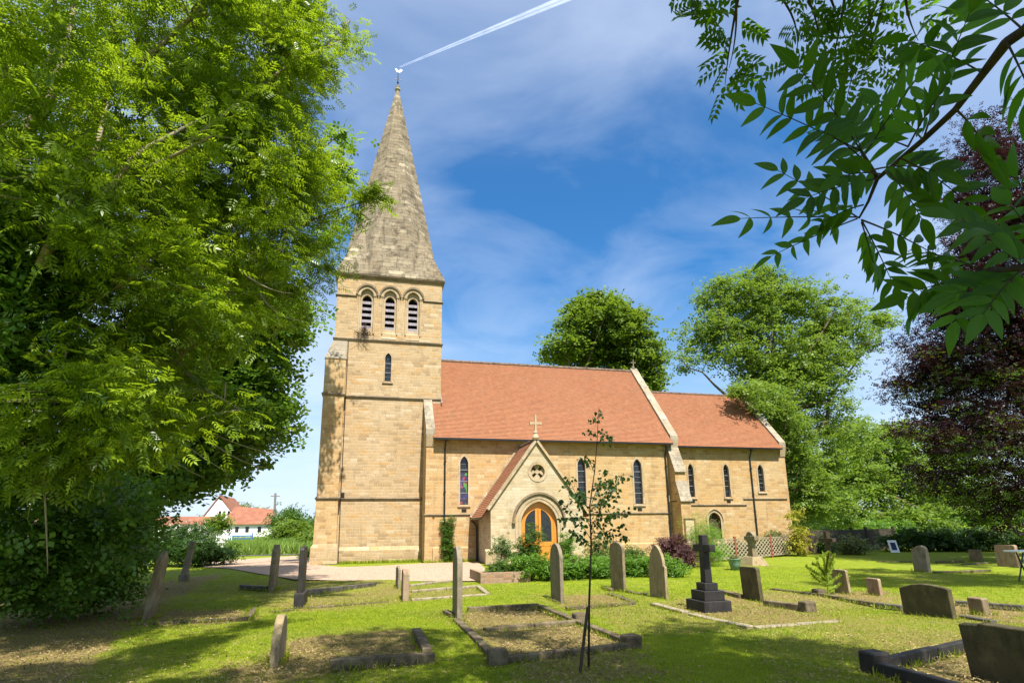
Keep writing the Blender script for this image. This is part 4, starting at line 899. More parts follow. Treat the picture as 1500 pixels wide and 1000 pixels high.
# --- trees behind the church
bl = [pxblob(*q) for q in ((880, 480, 62, 46, 56, 4), (830, 512, 42, 22, 56, 3), (930, 515, 38, 30, 56, 3), (875, 450, 34, 22, 56, 2.4), (945, 560, 24, 24, 56, 2.2), (890, 530, 70, 40, 57, 4), (925, 468, 16, 24, 56, 1.8))]
tree('chestnut_tree', 'rounded dense tree rising behind the nave ridge', (18.5, 57, 0), (18.5, 57, 11), .5, bl, 420, 22, 1.1, .72, BROAD, 'lf_lime', 'bark', nl=12, twigs=100, seed=3, flat=.4, shell=.35)
# the big ash by the chancel, airy, reaching over the chancel roof
bl = [pxblob(*q) for q in ((1100, 440, 80, 40, 42, 3.4), (1160, 450, 90, 42, 42, 3.4), (1040, 490, 48, 30, 42, 2.4), (1230, 470, 70, 32, 42, 2.6), (1150, 520, 80, 52, 41, 3.4), (1130, 590, 62, 50, 40, 3), (1190, 590, 60, 55, 42, 3),
      (1200, 680, 40, 60, 42, 2.4), (1005, 530, 28, 20, 42, 1.4), (1260, 500, 30, 26, 42, 1.5), (1110, 405, 40, 14, 42, 2), (1055, 430, 40, 26, 42, 2), (1175, 710, 44, 60, 40, 2.2), (1285, 468, 26, 18, 42, 1.2), (1060, 520, 40, 18, 41, 1.6), (1240, 640, 46, 50, 44, 2.4), (1215, 530, 46, 34, 42, 2), (1230, 740, 40, 30, 44, 2), (1090, 490, 70, 36, 42, 2.6), (1150, 560, 80, 40, 42, 2.6), (1200, 500, 60, 40, 42, 2.4), (1110, 540, 60, 30, 41.5, 2))]
tree('ash_tree', 'tall airy ash with open limbs standing beyond the chancel end', (33.5, 41.5, 0), (33.2, 41.5, 10), .5, bl, 1000, 24, .85, .44, BROAD, 'lf_far', 'bark', nl=26, twigs=300, seed=12, droop=.2)
# lower bough reaching over the chancel roof (casts the shadow on the tiles)
bl = [(24.6, 33.6, 10.6, .9, .9, .5), (23.8, 32.9, 10.3, .5, .5, .3), (25.4, 33.2, 9.6, .6, .6, .5), (25.9, 34.4, 11.1, .9, 1, .7), (26.9, 34.6, 10.4, .9, 1.2, .9), (25.9, 33.0, 8.9, .4, .4, .3)]
tree('sycamore_tree', 'leafy tree at the chancel east end, bough over its roof', (29.4, 37.2, 0), (28.6, 36.9, 7), .28,
     bl+[pxblob(*q) for q in ((1160, 640, 34, 50, 36.5, 1.6), (1185, 720, 40, 50, 36.5, 1.6), (1130, 590, 30, 26, 36.5, 1.3), (1110, 575, 22, 18, 36, 1.2))], 330, 18, .62, .36, BROAD, 'lf_far', 'bark', nl=12, twigs=120, seed=14, flat=.5)
bl = [pxblob(*q) for q in ((1280, 660, 60, 48, 60, 3), (1250, 710, 60, 50, 58, 3), (1330, 710, 70, 50, 60, 3), (1390, 690, 50, 70, 62, 3), (1310, 640, 36, 26, 60, 2), (1340, 760, 90, 22, 56, 2))]
tree('field_maple', 'rounded sunlit green tree between the ash and the copper beech', (57, 60, 0), (57, 60, 6), .45, bl, 520, 20, 1.2, .75, BROAD, 'lf_far', 'bark', nl=12, twigs=100, seed=15, flat=.45)
bl = [pxblob(x, y, rx, ry, 75, 4) for x, y, rx, ry in ((1200, 745, 45, 26), (1440, 740, 80, 40), (1150, 735, 30, 25))]
tree('distant_tree', 'low distant tree row seen through the gap above the rear fence', (78, 75, 0), (78, 75, 4), .4, bl, 200, 16, 1.6, .9, BROAD, 'lf_dark', 'bark', nl=6, twigs=30, seed=16)
# --- copper beech on the right, green lower leaves
bl = [pxblob(*q) for q in ((1440, 560, 110, 110, 21, 2.6), (1370, 520, 62, 60, 21, 2), (1350, 560, 46, 60, 21, 1.6), (1480, 330, 70, 130, 20, 2.4), (1400, 640, 80, 60, 20, 2), (1470, 720, 70, 60, 19.5, 1.8), (1455, 210, 50, 60, 20, 1.6), (1540, 500, 90, 200, 20, 2.6), (1430, 420, 50, 70, 20.5, 2), (1500, 650, 60, 60, 19, 2), (1380, 690, 50, 40, 20, 1.4), (1400, 460, 52, 60, 20.5, 1.8), (1450, 290, 56, 80, 20, 1.8), (1420, 370, 50, 60, 20, 1.6), (1475, 470, 70, 90, 20, 2))]
t, C, O = tree('copper_beech', 'dark purple copper beech spreading over the right edge', (33, 21, 0), (32, 21, 6), .5, bl, 1150, 50, .75, .19, BROAD, 'lf_copper', 'bark_dark', nl=20, twigs=320, seed=21, flat=.35, droop=.25, shell=.6)
sel = np.argsort(C[:, 2]+rng.normal(0, 2.5, len(C)))[:380]
foliage('green_leaves', C[sel]-np.array([0, .4, .3]), O[sel], 22, .6, .17, BROAD, M['lf_beechg'], t, (33, 21, 0), flat=.35)
# --- hedge at the back right
bush('hedge', 'tall dark boundary hedge below the copper beech', [pxblob(x, 793+(x-1380)*.01, 34, 20, 30-(x-1300)*.02, .9) for x in range(1325, 1560, 34)], 260, 24, .5, .26, BROAD, 'lf_hedge', 'hedge', stems=8)
bush('hedge', 'sunlit green hedge top behind the dark boundary fence panels', [pxblob(x, 775, 24, 12, 48, 1) for x in range(1190, 1340, 26)], 150, 20, .7, .34, BROAD, 'lf_shrub', 'hedge')
# --- shadow-casting ash over the camera (its twigs hang into the top of the view)
def vis_ok(c):                                # keep the overhead crown out of the picture
    d = Vector(c)-EYEP
    if d.dot(AZ) < .3: return True
    x, y = proj(c); return not (-80 < x < 1600 and -200 < y < 1060)
t = thing('ash_tree', (5.5, -4.5, 0), 'ash tree over the viewpoint with twigs hanging in at the top right', 'tree')
SHADE = [((450, 990), 1.0), ((620, 985), .9), ((800, 992), 1.1), ((1000, 985), 1.2), ((1130, 975), .9), ((560, 940), .8), ((1020, 920), .6), ((1110, 945), .8),
         ((1200, 985), .8), ((880, 965), .9), ((950, 955), .9), ((1060, 965), .9), ((920, 1000), 1.0), ((1230, 1000), .8), ((760, 890), .35), ((730, 925), .45), ((640, 930), .5), ((560, 955), .5), ((460, 870), .6), ((520, 855), .6), ((200, 960), .7), ((320, 930), .6), ((150, 930), .7), ((100, 900), 1), ((1170, 940), .7), ((20, 985), 1.0), ((400, 905), .4),
         ((1230, 842), 1.2), ((1300, 835), 1.5), ((1380, 840), 1.5), ((1450, 842), 1.5), ((120, 985), 1.2), ((60, 935), 1.2), ((200, 905), 1.2), ((330, 880), 1.2), ((250, 940), .8), ((330, 990), .6), ((745, 965), .8), ((400, 850), 1.2), ((280, 870), 1.2), ((1260, 850), 1.6), ((1340, 850), 1.8),
         ((1420, 848), 1.8), ((1490, 850), 1.6), ((1390, 825), 2.2), ((1300, 815), 2.2), ((380, 825), 1.5), ((960, 935), .5), ((1290, 960), .4)]
CC, OO = [], []
for (px_, py_), r_ in SHADE:
    g_ = G(px_, py_)
    for z_ in np.arange(6.5, 24, .5):
        c_2 = g_+sdir*(z_/sdir.z)
        if vis_ok(c_2+Vector((0, r_, 0))) and vis_ok(c_2) and vis_ok(c_2-Vector((0, 0, .8))): break
    a_, b_ = clumps_in([(c_2.x, c_2.y, c_2.z, r_, r_*1.1, .5)], int(9*r_*r_)+4, .7); CC.append(a_); OO.append(b_)  # unseen crown clumps shaped to throw shade on each listed spot
for (px_, py_, D_, r_) in ((1250, 250, 2.3, .55), (1350, 160, 2.2, .7), (1400, 330, 2.1, .45), (1230, 330, 2.3, .4), (1180, 200, 2.3, .45), (1300, 60, 2.2, .5), (1460, 80, 2.0, .5)):
    c_2 = PD(px_, py_, D_)+sdir*3.2; a_, b_ = clumps_in([(c_2.x, c_2.y, c_2.z, r_, r_, .35)], 9, .7); CC.append(a_); OO.append(b_)  # more unseen clumps, added up-sun to shade the near bough
C, O = np.concatenate(CC), np.concatenate(OO); ok = np.array([vis_ok(c) for c in C]); C, O = C[ok], O[ok]
ASH_OVER = (C, O)
# hanging twigs of small pinnate leaves, about 5 m away
hang = [((1085, -20), (1068, 60), (1062, 125)), ((1075, -30), (1085, 40), (1068, 100)), ((1130, -20), (1180, 30), (1165, 90)), ((1170, -25), (1200, 20), (1200, 70)), ((1300, -30), (1290, 30), (1262, 105)), ((1240, -20), (1230, 50), (1215, 110)), ((1290, -10), (1250, 90), (1240, 150)), ((1330, -20), (1320, 10), (1345, 60)), ((1030, -25), (1020, 5), (1018, 25)), ((1270, -20), (1275, 40), (1280, 90)), ((1210, -20), (1225, 20), (1240, 60))]
HC, HD = [], []
for q in hang:
    D = rng.uniform(5.0, 6.2); pts = [PD(*p, D) for p in q]; cv = [pts[0]*(1-s)**2+pts[1]*2*s*(1-s)+pts[2]*s*s for s in np.linspace(0, 1, 9)]
    MB().tube(cv, [.012-.010*i/8 for i in range(9)], 5).build('hanging_twig', M['bark_dark'], t, fixn=False, smooth=True)
    for i in range(2, 9):
        for k in range(i % 2+1 if i < 8 else 3):
            HC.append(tuple(cv[i])); a = rng.uniform(0, 2*math.pi); HD.append((math.cos(a)*.9, math.sin(a)*.5, -.35+rng.normal(0, .3)))
mm = MB(); Cl = C.copy()
limbs(mm, (5.5, -4.5, 0), (5.2, -4.0, 5.2), C[(C[:, 1] < 4) & (abs(C[:, 0]-3) < 7)], .4, 9, 0, seed=31)
tm = mm.build('trunk', M['bark'], t, fixn=False, smooth=True)
V1, F1, T1 = instance(*ash_template(5, .27, .125), np.array(HC), np.array(HD), rng.normal(size=(len(HC), 3))*.7+[0, .5, .8], rng.uniform(.20, .30, len(HC)), rng.uniform(0, .6, len(HC)))
np_mesh('hanging_leaves', V1, F1, M['lf_near'], t, T1, org=(5.5, -4.5, 0))
foliage('crown', C, O, 30, .34, .32, ASH, M['lf_ash'], t, (5.5, -4.5, 0), droop=.3)

# --- near ash bough, top right, two metres away
RIB, ALONG = [], []
def leaflet(V, F, T, o, d, nrm, L, w, tint, cup=.12):
    d = d.normalized(); w = w*1.0; s_ = nrm.cross(d).normalized(); n = d.cross(s_); k = len(V); m_ = 8
    for i in range(m_+1):
        u = i/m_; hw = w/2*(math.sin(math.pi*min(1, u**.8))**.85)*(1-.25*u) if 0 < i < m_ else 0.0008
        bend_ = n*(-.25*L*u*u)
        c = o+d*(L*u)+bend_
        V += [c+s_*hw+n*cup*hw*2, c, c-s_*hw+n*cup*hw*2]; T += [tint]*3; RIB.extend((0., 1., 0.)); ALONG.extend((u, u, u))
    for i in range(m_):
        a = k+3*i; F += [(a, a+1, a+4, a+3), (a+1, a+2, a+5, a+4)]
nb = thing('ash_bough', PD(1420, 180, 2.3), 'close-up ash bough with large dark green leaflets at the top right', 'bough')
V, F, T = [], [], []; st = MB(); rd = random.Random(9)
def compound(p0, p1, D0, D1, pairs, L, tint=None, sag=10):
    pairs += 1; p1 = (p1[0], p1[1]-10 if p1[1] > 300 else p1[1])
    """rachis between two pixels at distances D0, D1; L = leaflet length in pixels"""
    a, b = PD(*p0, D0), PD(*p1, D1); mpx = ((p0[0]+p1[0])/2, (p0[1]+p1[1])/2-sag); mid = PD(*mpx, (D0+D1)/2)
    cv = [a*(1-s)**2+mid*2*s*(1-s)+b*s*s for s in np.linspace(0, 1, 13)]
    st.tube(cv, [.0028-.0018*i/12 for i in range(13)], 5)
    view = (cv[6]-EYEP).normalized(); base_t = rd.uniform(.1, .8) if tint is None else tint
    nrm0 = (-view*rd.uniform(.5, 1)+Vector((rd.gauss(0, .3), rd.gauss(0, .3), rd.uniform(.2, .7)))).normalized()
    Lm = L*.69/FPX*(D0+D1)/2
    for i in range(pairs):
        s = .30+.62*i/max(1, pairs-1); j = int(s*12); p = cv[j]; ax = (cv[min(12, j+1)]-cv[j-1]).normalized(); sd = nrm0.cross(ax).normalized()
        for sg in (-1, 1):
            ang = R(rd.uniform(44, 62)); d = ax*math.cos(ang)+sd*sg*math.sin(ang)+Vector((0, 0, -rd.uniform(0, .25)))
            q = (nrm0+Vector((rd.gauss(0, .2), rd.gauss(0, .2), rd.gauss(0, .2)))).normalized()
            ll = Lm*rd.uniform(.85, 1.12)*(1-.22*abs(s-.55)); leaflet(V, F, T, p, d, q, ll, ll*rd.uniform(.33, .41), min(1, max(0, base_t+rd.gauss(0, .15))), rd.uniform(.02, .3))
    leaflet(V, F, T, cv[-1], (cv[-1]-cv[-2])+Vector((0, 0, -.002)), nrm0, Lm*1.1, Lm*.42, base_t)
ST = lambda pts, r: st.tube([PD(x, y, D) for x, y, D in pts], r, 7)
ST([(1560, -20, 1.75), (1500, 45, 1.9), (1475, 62, 1.95), (1440, 108, 2.05), (1400, 160, 2.15), (1352, 205, 2.2), (1320, 232, 2.25), (1285, 262, 2.3), (1272, 295, 2.3), (1258, 320, 2.3)], [.013, .0115, .0125, .010, .009, .0082, .0078, .0068, .0045, .003])
ST([(1285, 262, 2.3), (1272, 240, 2.3), (1262, 222, 2.3)], [.008, .007, .0045])
ST([(1560, 395, 1.8), (1500, 392, 1.9), (1440, 398, 2.0), (1380, 415, 2.1)], [.010, .008, .006, .004])
CP = [((1262, 222), (1108, 152), 5, 52), ((1258, 318), (1085, 330), 4, 48), ((1256, 318), (1140, 250), 4, 44), ((1256, 320), (1130, 385), 4, 38), ((1262, 325), (1280, 400), 4, 46), ((1262, 322), (1390, 395), 4, 44),
      ((1262, 222), (1170, 100), 4, 56), ((1268, 225), (1340, 120), 4, 56), ((1275, 250), (1370, 250), 4, 52), ((1330, 215), (1390, 120), 4, 52), ((1352, 205), (1420, 20), 5, 58), ((1300, 250), (1350, 330), 4, 50), ((1275, 245), (1200, 190), 4, 54),
      ((1440, 108), (1330, 60), 4, 56), ((1285, 262), (1180, 290), 4, 50), ((1400, 160), (1460, 240), 3, 56), ((1320, 232), (1420, 300), 4, 52), ((1265, 300), (1200, 340), 4, 42), ((1262, 322), (1310, 430), 5, 44), ((1352, 205), (1290, 150), 4, 56),
      ((1500, 45), (1430, -10), 4, 60), ((1475, 62), (1515, 150), 4, 62), ((1270, 240), (1240, 170), 3, 58), ((1330, 215), (1260, 200), 3, 56), ((1290, 255), (1230, 260), 3, 50),
      ((1500, 392), (1400, 330), 4, 58), ((1440, 398), (1330, 440), 4, 56), ((1500, 392), (1440, 470), 4, 56), ((1540, 392), (1480, 300), 4, 64), ((1440, 398), (1350, 380), 4, 54), ((1520, 380), (1450, 350), 4, 60), ((1530, 400), (1400, 440), 4, 60), ((1545, 420), (1490, 260), 3, 60), ((1380, 415), (1340, 465), 3, 50), ((1430, 400), (1400, 480), 3, 52)]
for p0, p1, n, L in CP:
    D = 2.3 if p1[0] < 1350 else 2.0
    compound(p0, p1, D+rd.uniform(-.1, .1), D+rd.uniform(-.35, .25), n, L, sag=rd.uniform(2, 14))
ob = ORG[nb]
lo_ = np_mesh('leaves', np.array([tuple(v) for v in V]), np.array(F), M['lf_near_veined'], nb, np.array(T), smooth=True, org=tuple(ob))
for nm_, ar_ in (('rib', RIB), ('along', ALONG)): at_ = lo_.data.attributes.new(nm_, 'FLOAT', 'POINT'); at_.data.foreach_set('value', np.array(ar_, np.float32))
st.build('branch', M['bark_dark'], nb, fixn=False, smooth=True)
# sprig crossing the spire: outermost spray of the left ash
for o in list(COL.objects):
    if o.name == 'ash_tree':
        C, O = clumps_in(sp_, 14, .6); foliage('outer_spray', C, O, 12, .16, .34, ASH, M['lf_ash'], o, tuple(o.location), droop=.1)
        s0 = MB().tube([PY(440, 330, 14.4), PY(500, 305, 14.5), PY(535, 295, 14.5), PY(552, 275, 14.5)], [.03, .02, .014, .008], 5); s0.build('outer_twig', M['bark'], o, fixn=False)

# ================================================================ GRAVES
def prof(style, w, h):
    """outline (y, z), y from 0 to w"""
    c = w/2
    if style == 'round': return [(0, 0), (w, 0), (w, h-c)]+[(c+c*math.cos(a), h-c+c*math.sin(a)) for a in np.linspace(.15, math.pi-.15, 12)]+[(0, h-c)]
    if style == 'low_round': r = h*.16; return [(0, 0), (w, 0), (w, h-r)]+[(c+c*math.cos(a), h-r+r*math.sin(a)) for a in np.linspace(.15, math.pi-.15, 12)]+[(0, h-r)]
    if style == 'gothic':
        s_ = h-c*1.5; A = arch(c, w*.94, None, s_, h, 7); return [(0, 0), (w, 0), (w, s_*.93), (w*.97, s_*.96)]+A+[(w*.03, s_*.96), (0, s_*.93)]
    if style == 'shoulder':
        s_ = h-c*1.15; q = w*.08; A = arch(c, w-2*q, None, s_, h, 8); return [(0, 0), (w, 0), (w, s_-.04), (w-q*.3, s_)]+A+[(q*.3, s_), (0, s_-.04)]
    if style == 'square': r = w*.09; return [(0, 0), (w, 0), (w, h-r), (w-r*.3, h-r*.3), (w-r, h), (r, h), (r*.3, h-r*.3), (0, h-r)]
    if style == 'peak': return [(0, 0), (w, 0), (w, h*.80), (w*.72, h*.95), (c, h), (w*.3, h*.99), (w*.05, h*.93), (0, h*.9)]
    if style == 'point': return [(0, 0), (w, 0), (w, h*.86), (c, h), (0, h*.86)]
    if style == 'step': return [(0, 0), (w, 0), (w, h*.93), (w*.76, h*.96), (w*.74, h), (0, h)]
    if style == 'scroll': return [(0, 0), (w, 0), (w, h*.70), (w*1.04, h*.74), (w*.92, h*.84), (w*.6, h*.97), (w*.35, h), (w*.1, h*.94), (0, h*.84)]
def slab_mesh(name, style, w, h, t, mat, parent=None, rough=0, label=None):
    pts = prof(style, w, h); m_ = MB(); m_.prism([(-t/2, y-w/2, z-.12 if z == 0 else z) for y, z in pts], (t, 0, 0))
    o = m_.build(name, mat, parent, label, bevel=min(.02, t*.15))
    return o
EDGE = []
FAMILY = 'headstones and grave markers in the churchyard'
def depth_width(px, py, xf):                 # how deep a slab reaches back before its far edge shows at x = xf
    g = G(px, py); lo, hi = 0, 3.0
    s0 = proj(g)[0]
    for i in range(40):
        m_ = (lo+hi)/2; x = proj((g.x, g.y+m_, 0))[0]
        if abs(x-s0) < abs(xf-s0): lo = m_
        else: hi = m_
    return lo
def headstone(label, xa, xb, yb, xf, top, style, mat, lean=0, tip=0, plinth=None, rough=0, maxw=.85, minw=.3, thick=None, name='headstone', cat='gravestone'):
    near = xa if (xa+xb)/2 > 533 else xb      # the corner next to the visible broad face
    ga, gb = G(xa, yb), G(xb, yb); t = thick or max(.07, min(.3, abs(gb.x-ga.x))); w = max(minw, min(maxw, depth_width(near, yb, xf)))
    y0 = (ga.y+gb.y)/2; cx = (ga.x+gb.x)/2; z1 = PY((xa+xb)/2, top, y0+w*.4).z
    loc = (cx, y0+w/2, 0); EDGE.append((Vector((cx, y0-.04, 0)), Vector((cx, y0+w+.04, 0)), t+.04))
    if plinth:
        th = thing(name, loc, label, cat, FAMILY); pw_, ph = plinth
        MB().quad_box((cx-t/2-pw_, y0-pw_*.6, -.08), (cx+t/2+pw_, y0+w+pw_*.6, ph)).build('plinth', M[mat], th, bevel=.015)
        s_ = slab_mesh('slab', style, w, z1-ph, t, M[mat]); s_.parent = th; s_.location = (0, 0, ph); s_.rotation_euler = (R(tip), R(lean), 0)
        return th
    o = slab_mesh('x', style, w, z1/max(.5, math.cos(R(lean))), t, M[mat]); o.name = name; o.location = loc; o.rotation_euler = (R(tip), R(lean), R(random.uniform(-2, 2)))
    return tag(o, label, cat, FAMILY)
HS = headstone
HS('tall brown headstone leaning right beside the holly thicket', 207, 214, 907, 228, 806, 'point', 'gr_brown', lean=7)
HS('dark headstone on a small plinth leaning hard right near the hedge', 264, 271, 850, 274, 792, 'square', 'gr_grey', lean=9, plinth=(.06, .22))
HS('worn brown headstone with uneven pointed top at the gravel edge', 392, 400, 863, 406, 797, 'point', 'gr_brown', lean=2)
HS('slim polished dark granite headstone on a plinth in front of the tower', 434, 441, 887, 447, 800, 'square', 'gr_granite', plinth=(.06, .28))
HS('short golden round-topped headstone at the near left grave', 394, 407, 971, 419, 901, 'round', 'gr_gold', lean=1, minw=.42)
HS('small upright marker just behind its darker twin beside the gravel', 582, 586, 861, 577, 828, 'point', 'gr_grey')
HS('low reddish headstone in front of its twin beside the gravel', 590, 599.5, 879, 584, 833, 'low_round', 'gr_pink')
HS('tallest slim grey headstone with round top at the head of the double grave', 670, 678.5, 906, 661.5, 799, 'round', 'gr_grey')
HS('slim round-topped headstone left of the young birch', 821, 827, 881, 806.5, 795, 'round', 'gr_grey')
HS('mossy shouldered headstone behind the young birch leaves', 913, 918, 864, 895, 793, 'low_round', 'gr_brown')
HS('pale gothic arched headstone left of the dark stepped cross', 976, 981, 877, 950, 797, 'shoulder', 'gr_gold')
HS('brown square headstone with rounded corners right of the stepped cross', 1113, 1120, 880, 1088, 829, 'square', 'gr_rough', lean=-3)
HS('small pale slab leaning back behind the monkey puzzle', 1243, 1248, 868, 1222, 833, 'square', 'gr_gold', lean=-4, maxw=1.0)
HS('tiny pinkish marker stone between monkey puzzle and rough slab', 1289, 1295, 871, 1270, 846, 'square', 'gr_pink', lean=-2)
HS('wide rough-hewn headstone with low peaked top', 1395, 1404, 906, 1322, 853, 'peak', 'gr_rough', lean=-3, maxw=1.6)
HS('squat rough block right of the wide rough-hewn headstone', 1440, 1454, 897, 1424, 874, 'square', 'gr_brown', lean=-3)
HS('pale scroll-topped headstone in front of the dark hedge', 1358, 1366, 835, 1337, 798, 'scroll', 'gr_grey', maxw=1.4)
HS('low wide stone in the shade of the far hedge', 1437, 1442, 820, 1419, 804, 'square', 'gr_brown', maxw=1.6)
HS('broad reddish headstone under the copper beech', 1490, 1498, 830, 1459, 797, 'square', 'gr_pink', maxw=2.0)
# nearest stone, bottom right corner
def near_slab():
    g = G(1470, 1030); o = slab_mesh('headstone', 'step', .95, .60, .11, M['gr_rough']); o.location = (6.80, 5.15, 0); o.rotation_euler = (0, R(-6), 0); o.name = 'headstone'
    return tag(o, 'dark mossy slab with stepped top in the bottom right corner', 'gravestone', FAMILY)
ns_ = near_slab()
# dark stepped cross
g = G(1032.5, 896); X0, Y0 = g.x, g.y
cr_ = thing('stone_cross', (X0, Y0, 0), 'dark stone cross on three square steps', 'grave cross')
zz = 0
for wx, wy, h in ((.62, .70, .19), (.46, .52, .19), (.30, .34, .15)):
    cxs, cys = X0+.31, Y0+.35
    MB().quad_box((cxs-wx/2, cys-wy/2, zz-(.08 if zz == 0 else 0)), (cxs+wx/2, cys+wy/2, zz+h)).build('step', M['gr_granite'], cr_, bevel=.012); zz += h
cm = MB(); ztop = PY(1027, 783, cys).z
cm.hexa([(cxs-.08, cys-.10, zz), (cxs+.08, cys-.10, zz), (cxs+.08, cys+.10, zz), (cxs-.08, cys+.10, zz)], [(cxs-.07, cys-.075, ztop), (cxs+.07, cys-.075, ztop), (cxs+.07, cys+.075, ztop), (cxs-.07, cys+.075, ztop)])
za_ = PY(1025, 802, cys).z
cm.quad_box((cxs-.065, cys-.32, za_-.075), (cxs+.065, cys+.32, za_+.075)); cm.build('cross', M['gr_granite'], cr_, bevel=.01)
# celtic cross
g = G(1112, 828); X0, Y0 = g.x, g.y+.35
cc = thing('celtic_cross', (X0, Y0, 0), 'weathered wheel-headed cross on a sloping base by the lattice fence', 'grave cross')
MB().hexa([(X0-.42, Y0-.5, -.05), (X0+.42, Y0-.5, -.05), (X0+.42, Y0+.5, -.05), (X0-.42, Y0+.5, -.05)], [(X0-.24, Y0-.3, .36), (X0+.24, Y0-.3, .36), (X0+.24, Y0+.3, .36), (X0-.24, Y0+.3, .36)]).build('base', M['gr_gold'], cc, bevel=.02)
zt = PY(1110, 778, Y0).z; cm = MB().hexa([(X0-.12, Y0-.17, .36), (X0+.12, Y0-.17, .36), (X0+.12, Y0+.17, .36), (X0-.12, Y0+.17, .36)], [(X0-.09, Y0-.11, zt-.3), (X0+.09, Y0-.11, zt-.3), (X0+.09, Y0+.11, zt-.3), (X0-.09, Y0+.11, zt-.3)])
cm.prism([(X0-.085, Y0+.27*math.cos(a), zt-.27+.27*math.sin(a)) for a in np.linspace(0, 2*math.pi, 17)[:-1]], (.17, 0, 0))
cm.quad_box((X0-.1, Y0-.36, zt-.36), (X0+.1, Y0+.36, zt-.18)); cm.build('cross', M['gr_brown'], cc, bevel=.012)
# dark timber cross at the back right
g = G(1216, 826); tc = MB().quad_box((g.x-.08, g.y-.08, -.1), (g.x+.08, g.y+.08, 1.35)).quad_box((g.x-.09, g.y-.40, .92), (g.x+.09, g.y+.40, 1.07))
tag(tc.build('grave_cross', M['timber_dark'], bevel=.01), 'tall dark cross standing by the end of the lattice fence', 'grave cross')
# --- kerb sets
def kerbs(label, lines, mat='kerb', h=.11, w=.13, posts=(), name='grave_kerb'):
    g0 = G(*lines[0][0]); t = thing(name, (g0.x, g0.y, 0), label, 'grave kerb', 'stone kerbs round the graves')
    for a, b in lines:
        A, B = G(*a), G(*b); EDGE.append((A.copy(), B.copy(), w)); A.z = B.z = h/2-.095; n = max(1, round((B-A).length/1.1))
        for i in range(n):
            p, q = A.lerp(B, (i+.01)/n), A.lerp(B, (i+.99)/n); p.z += random.gauss(0, .006); q.z += random.gauss(0, .006)
            MB().beam(p, q, w, h+.1).build('kerbstone', M[mat], t, bevel=.015)
    for x, y in posts:
        A = G(x, y); MB().quad_box((A.x-.13, A.y-.13, -.08), (A.x+.12, A.y+.12, h+.045)).build('corner_block', M[mat], t, bevel=.03)
    return t
kerbs('long stone kerbs with corner blocks round the double grave before the birch', [((652, 896), (664, 902)), ((668, 908), (727, 965)), ((684, 893), (790, 887.5)), ((791, 888), (845, 911)), ((845, 911), (922, 942)), ((708, 923), (850, 911)), ((738, 967), (830, 958)), ((830, 958), (918, 946))], h=.10, posts=((729, 967), (925, 944), (850, 909)))
kerbs('mossy kerb of the near left grave with the short golden headstone', [((480, 975), (638, 964)), ((610, 926), (626, 958))], h=.13, w=.14)
kerbs('dark mottled kerb running from the granite headstone to the gravel', [((448, 868), (550, 857)), ((352, 860), (392, 862))], 'kerb_dark', h=.13)
kerbs('thin sunken kerb in front of the granite headstone', [((400, 893), (430, 889)), ((450, 887), (570, 879))], h=.03)
kerbs('pale kerbs round the low twin headstones by the gravel', [((602, 866), (700, 859)), ((602, 879), (712, 872)), ((700, 859), (715, 871)), ((600, 858), (660, 851))], 'gr_gold' if False else 'kerb_pale', h=.09)
kerbs('pale kerbs of the grave with the dark stepped cross', [((956, 883), (1005, 896)), ((1012, 898), (1100, 918)), ((1104, 918), (1230, 910))], 'kerb_pale', h=.06, w=.17)
kerbs('dark kerb of the grave behind the brown square headstone', [((1052, 868), (1086, 876)), ((1120, 884), (1180, 892))], 'kerb', h=.13, posts=((1183, 893),))
kerbs('long low kerb passing the foot of the monkey puzzle', [((1130, 862), (1200, 870)), ((1200, 870), (1283, 884))], 'kerb', h=.07, posts=((1200, 869),))
kerbs('dark kerb ends at the rough-hewn headstone', [((1283, 885), (1322, 889)), ((1408, 903), (1457, 912)), ((1400, 882), (1500, 890))], 'kerb_dark', h=.09)
kerbs('polished dark kerbs with corner block, nearest on the right', [((1297, 977), (1430, 944)), ((1290, 984), (1420, 1020)), ((1432, 944), (1500, 930))], 'gr_granite', h=.15, w=.11, posts=((1283, 978),))
kerbs('faint leafy kerb beside the tall leaning headstone', [((190, 914), (250, 910)), ((250, 910), (365, 903)), ((365, 902), (372, 890))], h=.05)
kerbs('low kerbs of the grave behind the young birch', [((797, 872), (818, 880)), ((828, 888), (930, 882)), ((893, 868), (928, 880))], h=.05)
kerbs('low kerbs beside the mossy shouldered headstone', [((884, 857), (896, 862)), ((918, 864), (945, 870)), ((930, 868), (960, 866))], h=.05)
kerbs('shaded kerbs round the scroll-topped headstone', [((1285, 822), (1336, 822)), ((1368, 838), (1450, 835)), ((1372, 823), (1412, 821)), ((1410, 826), (1448, 824))], h=.08)
g = G(1004, 900)

# --- grass blades and litter
gpoly = [(p.x, p.y) for p in pp]
n = 560000
v = rng.uniform(0, 1, n); D = 3.9*(27/3.9)**v; ang = rng.uniform(-43, 44, n)+14.2; x, y = D*np.sin(np.radians(ang)), D*np.cos(np.radians(ang))
dr_ = dryness(x, y); patch = .5+.25*np.sin(x*1.7+np.sin(y*1.1)*2)+.25*np.sin(y*2.3+x*.6)
keep = (~in_poly(x, y, gpoly)) & (rng.uniform(0, 1, n) > dr_*1.02-.08) & ((D < 15) | (rng.uniform(0, 1, n) < .6)); x, y, D, dr_, patch = x[keep], y[keep], D[keep], dr_[keep], patch[keep]
z = .025*np.sin(x*.9+1.3*np.sin(y*.7))+.02*np.sin(y*1.3+x*.35); z *= np.clip((y-3)/6, 0, 1)*np.clip((26-y)/4, 0, 1)*np.clip((34-abs(x))/6, 0, 1); z -= .032
P = np.stack([x, y, z], -1); d = rng.normal(size=(len(P), 3))*.6; d[:, 2] = 1
sz = rng.uniform(.012, .026, len(P))*(1+D/20)
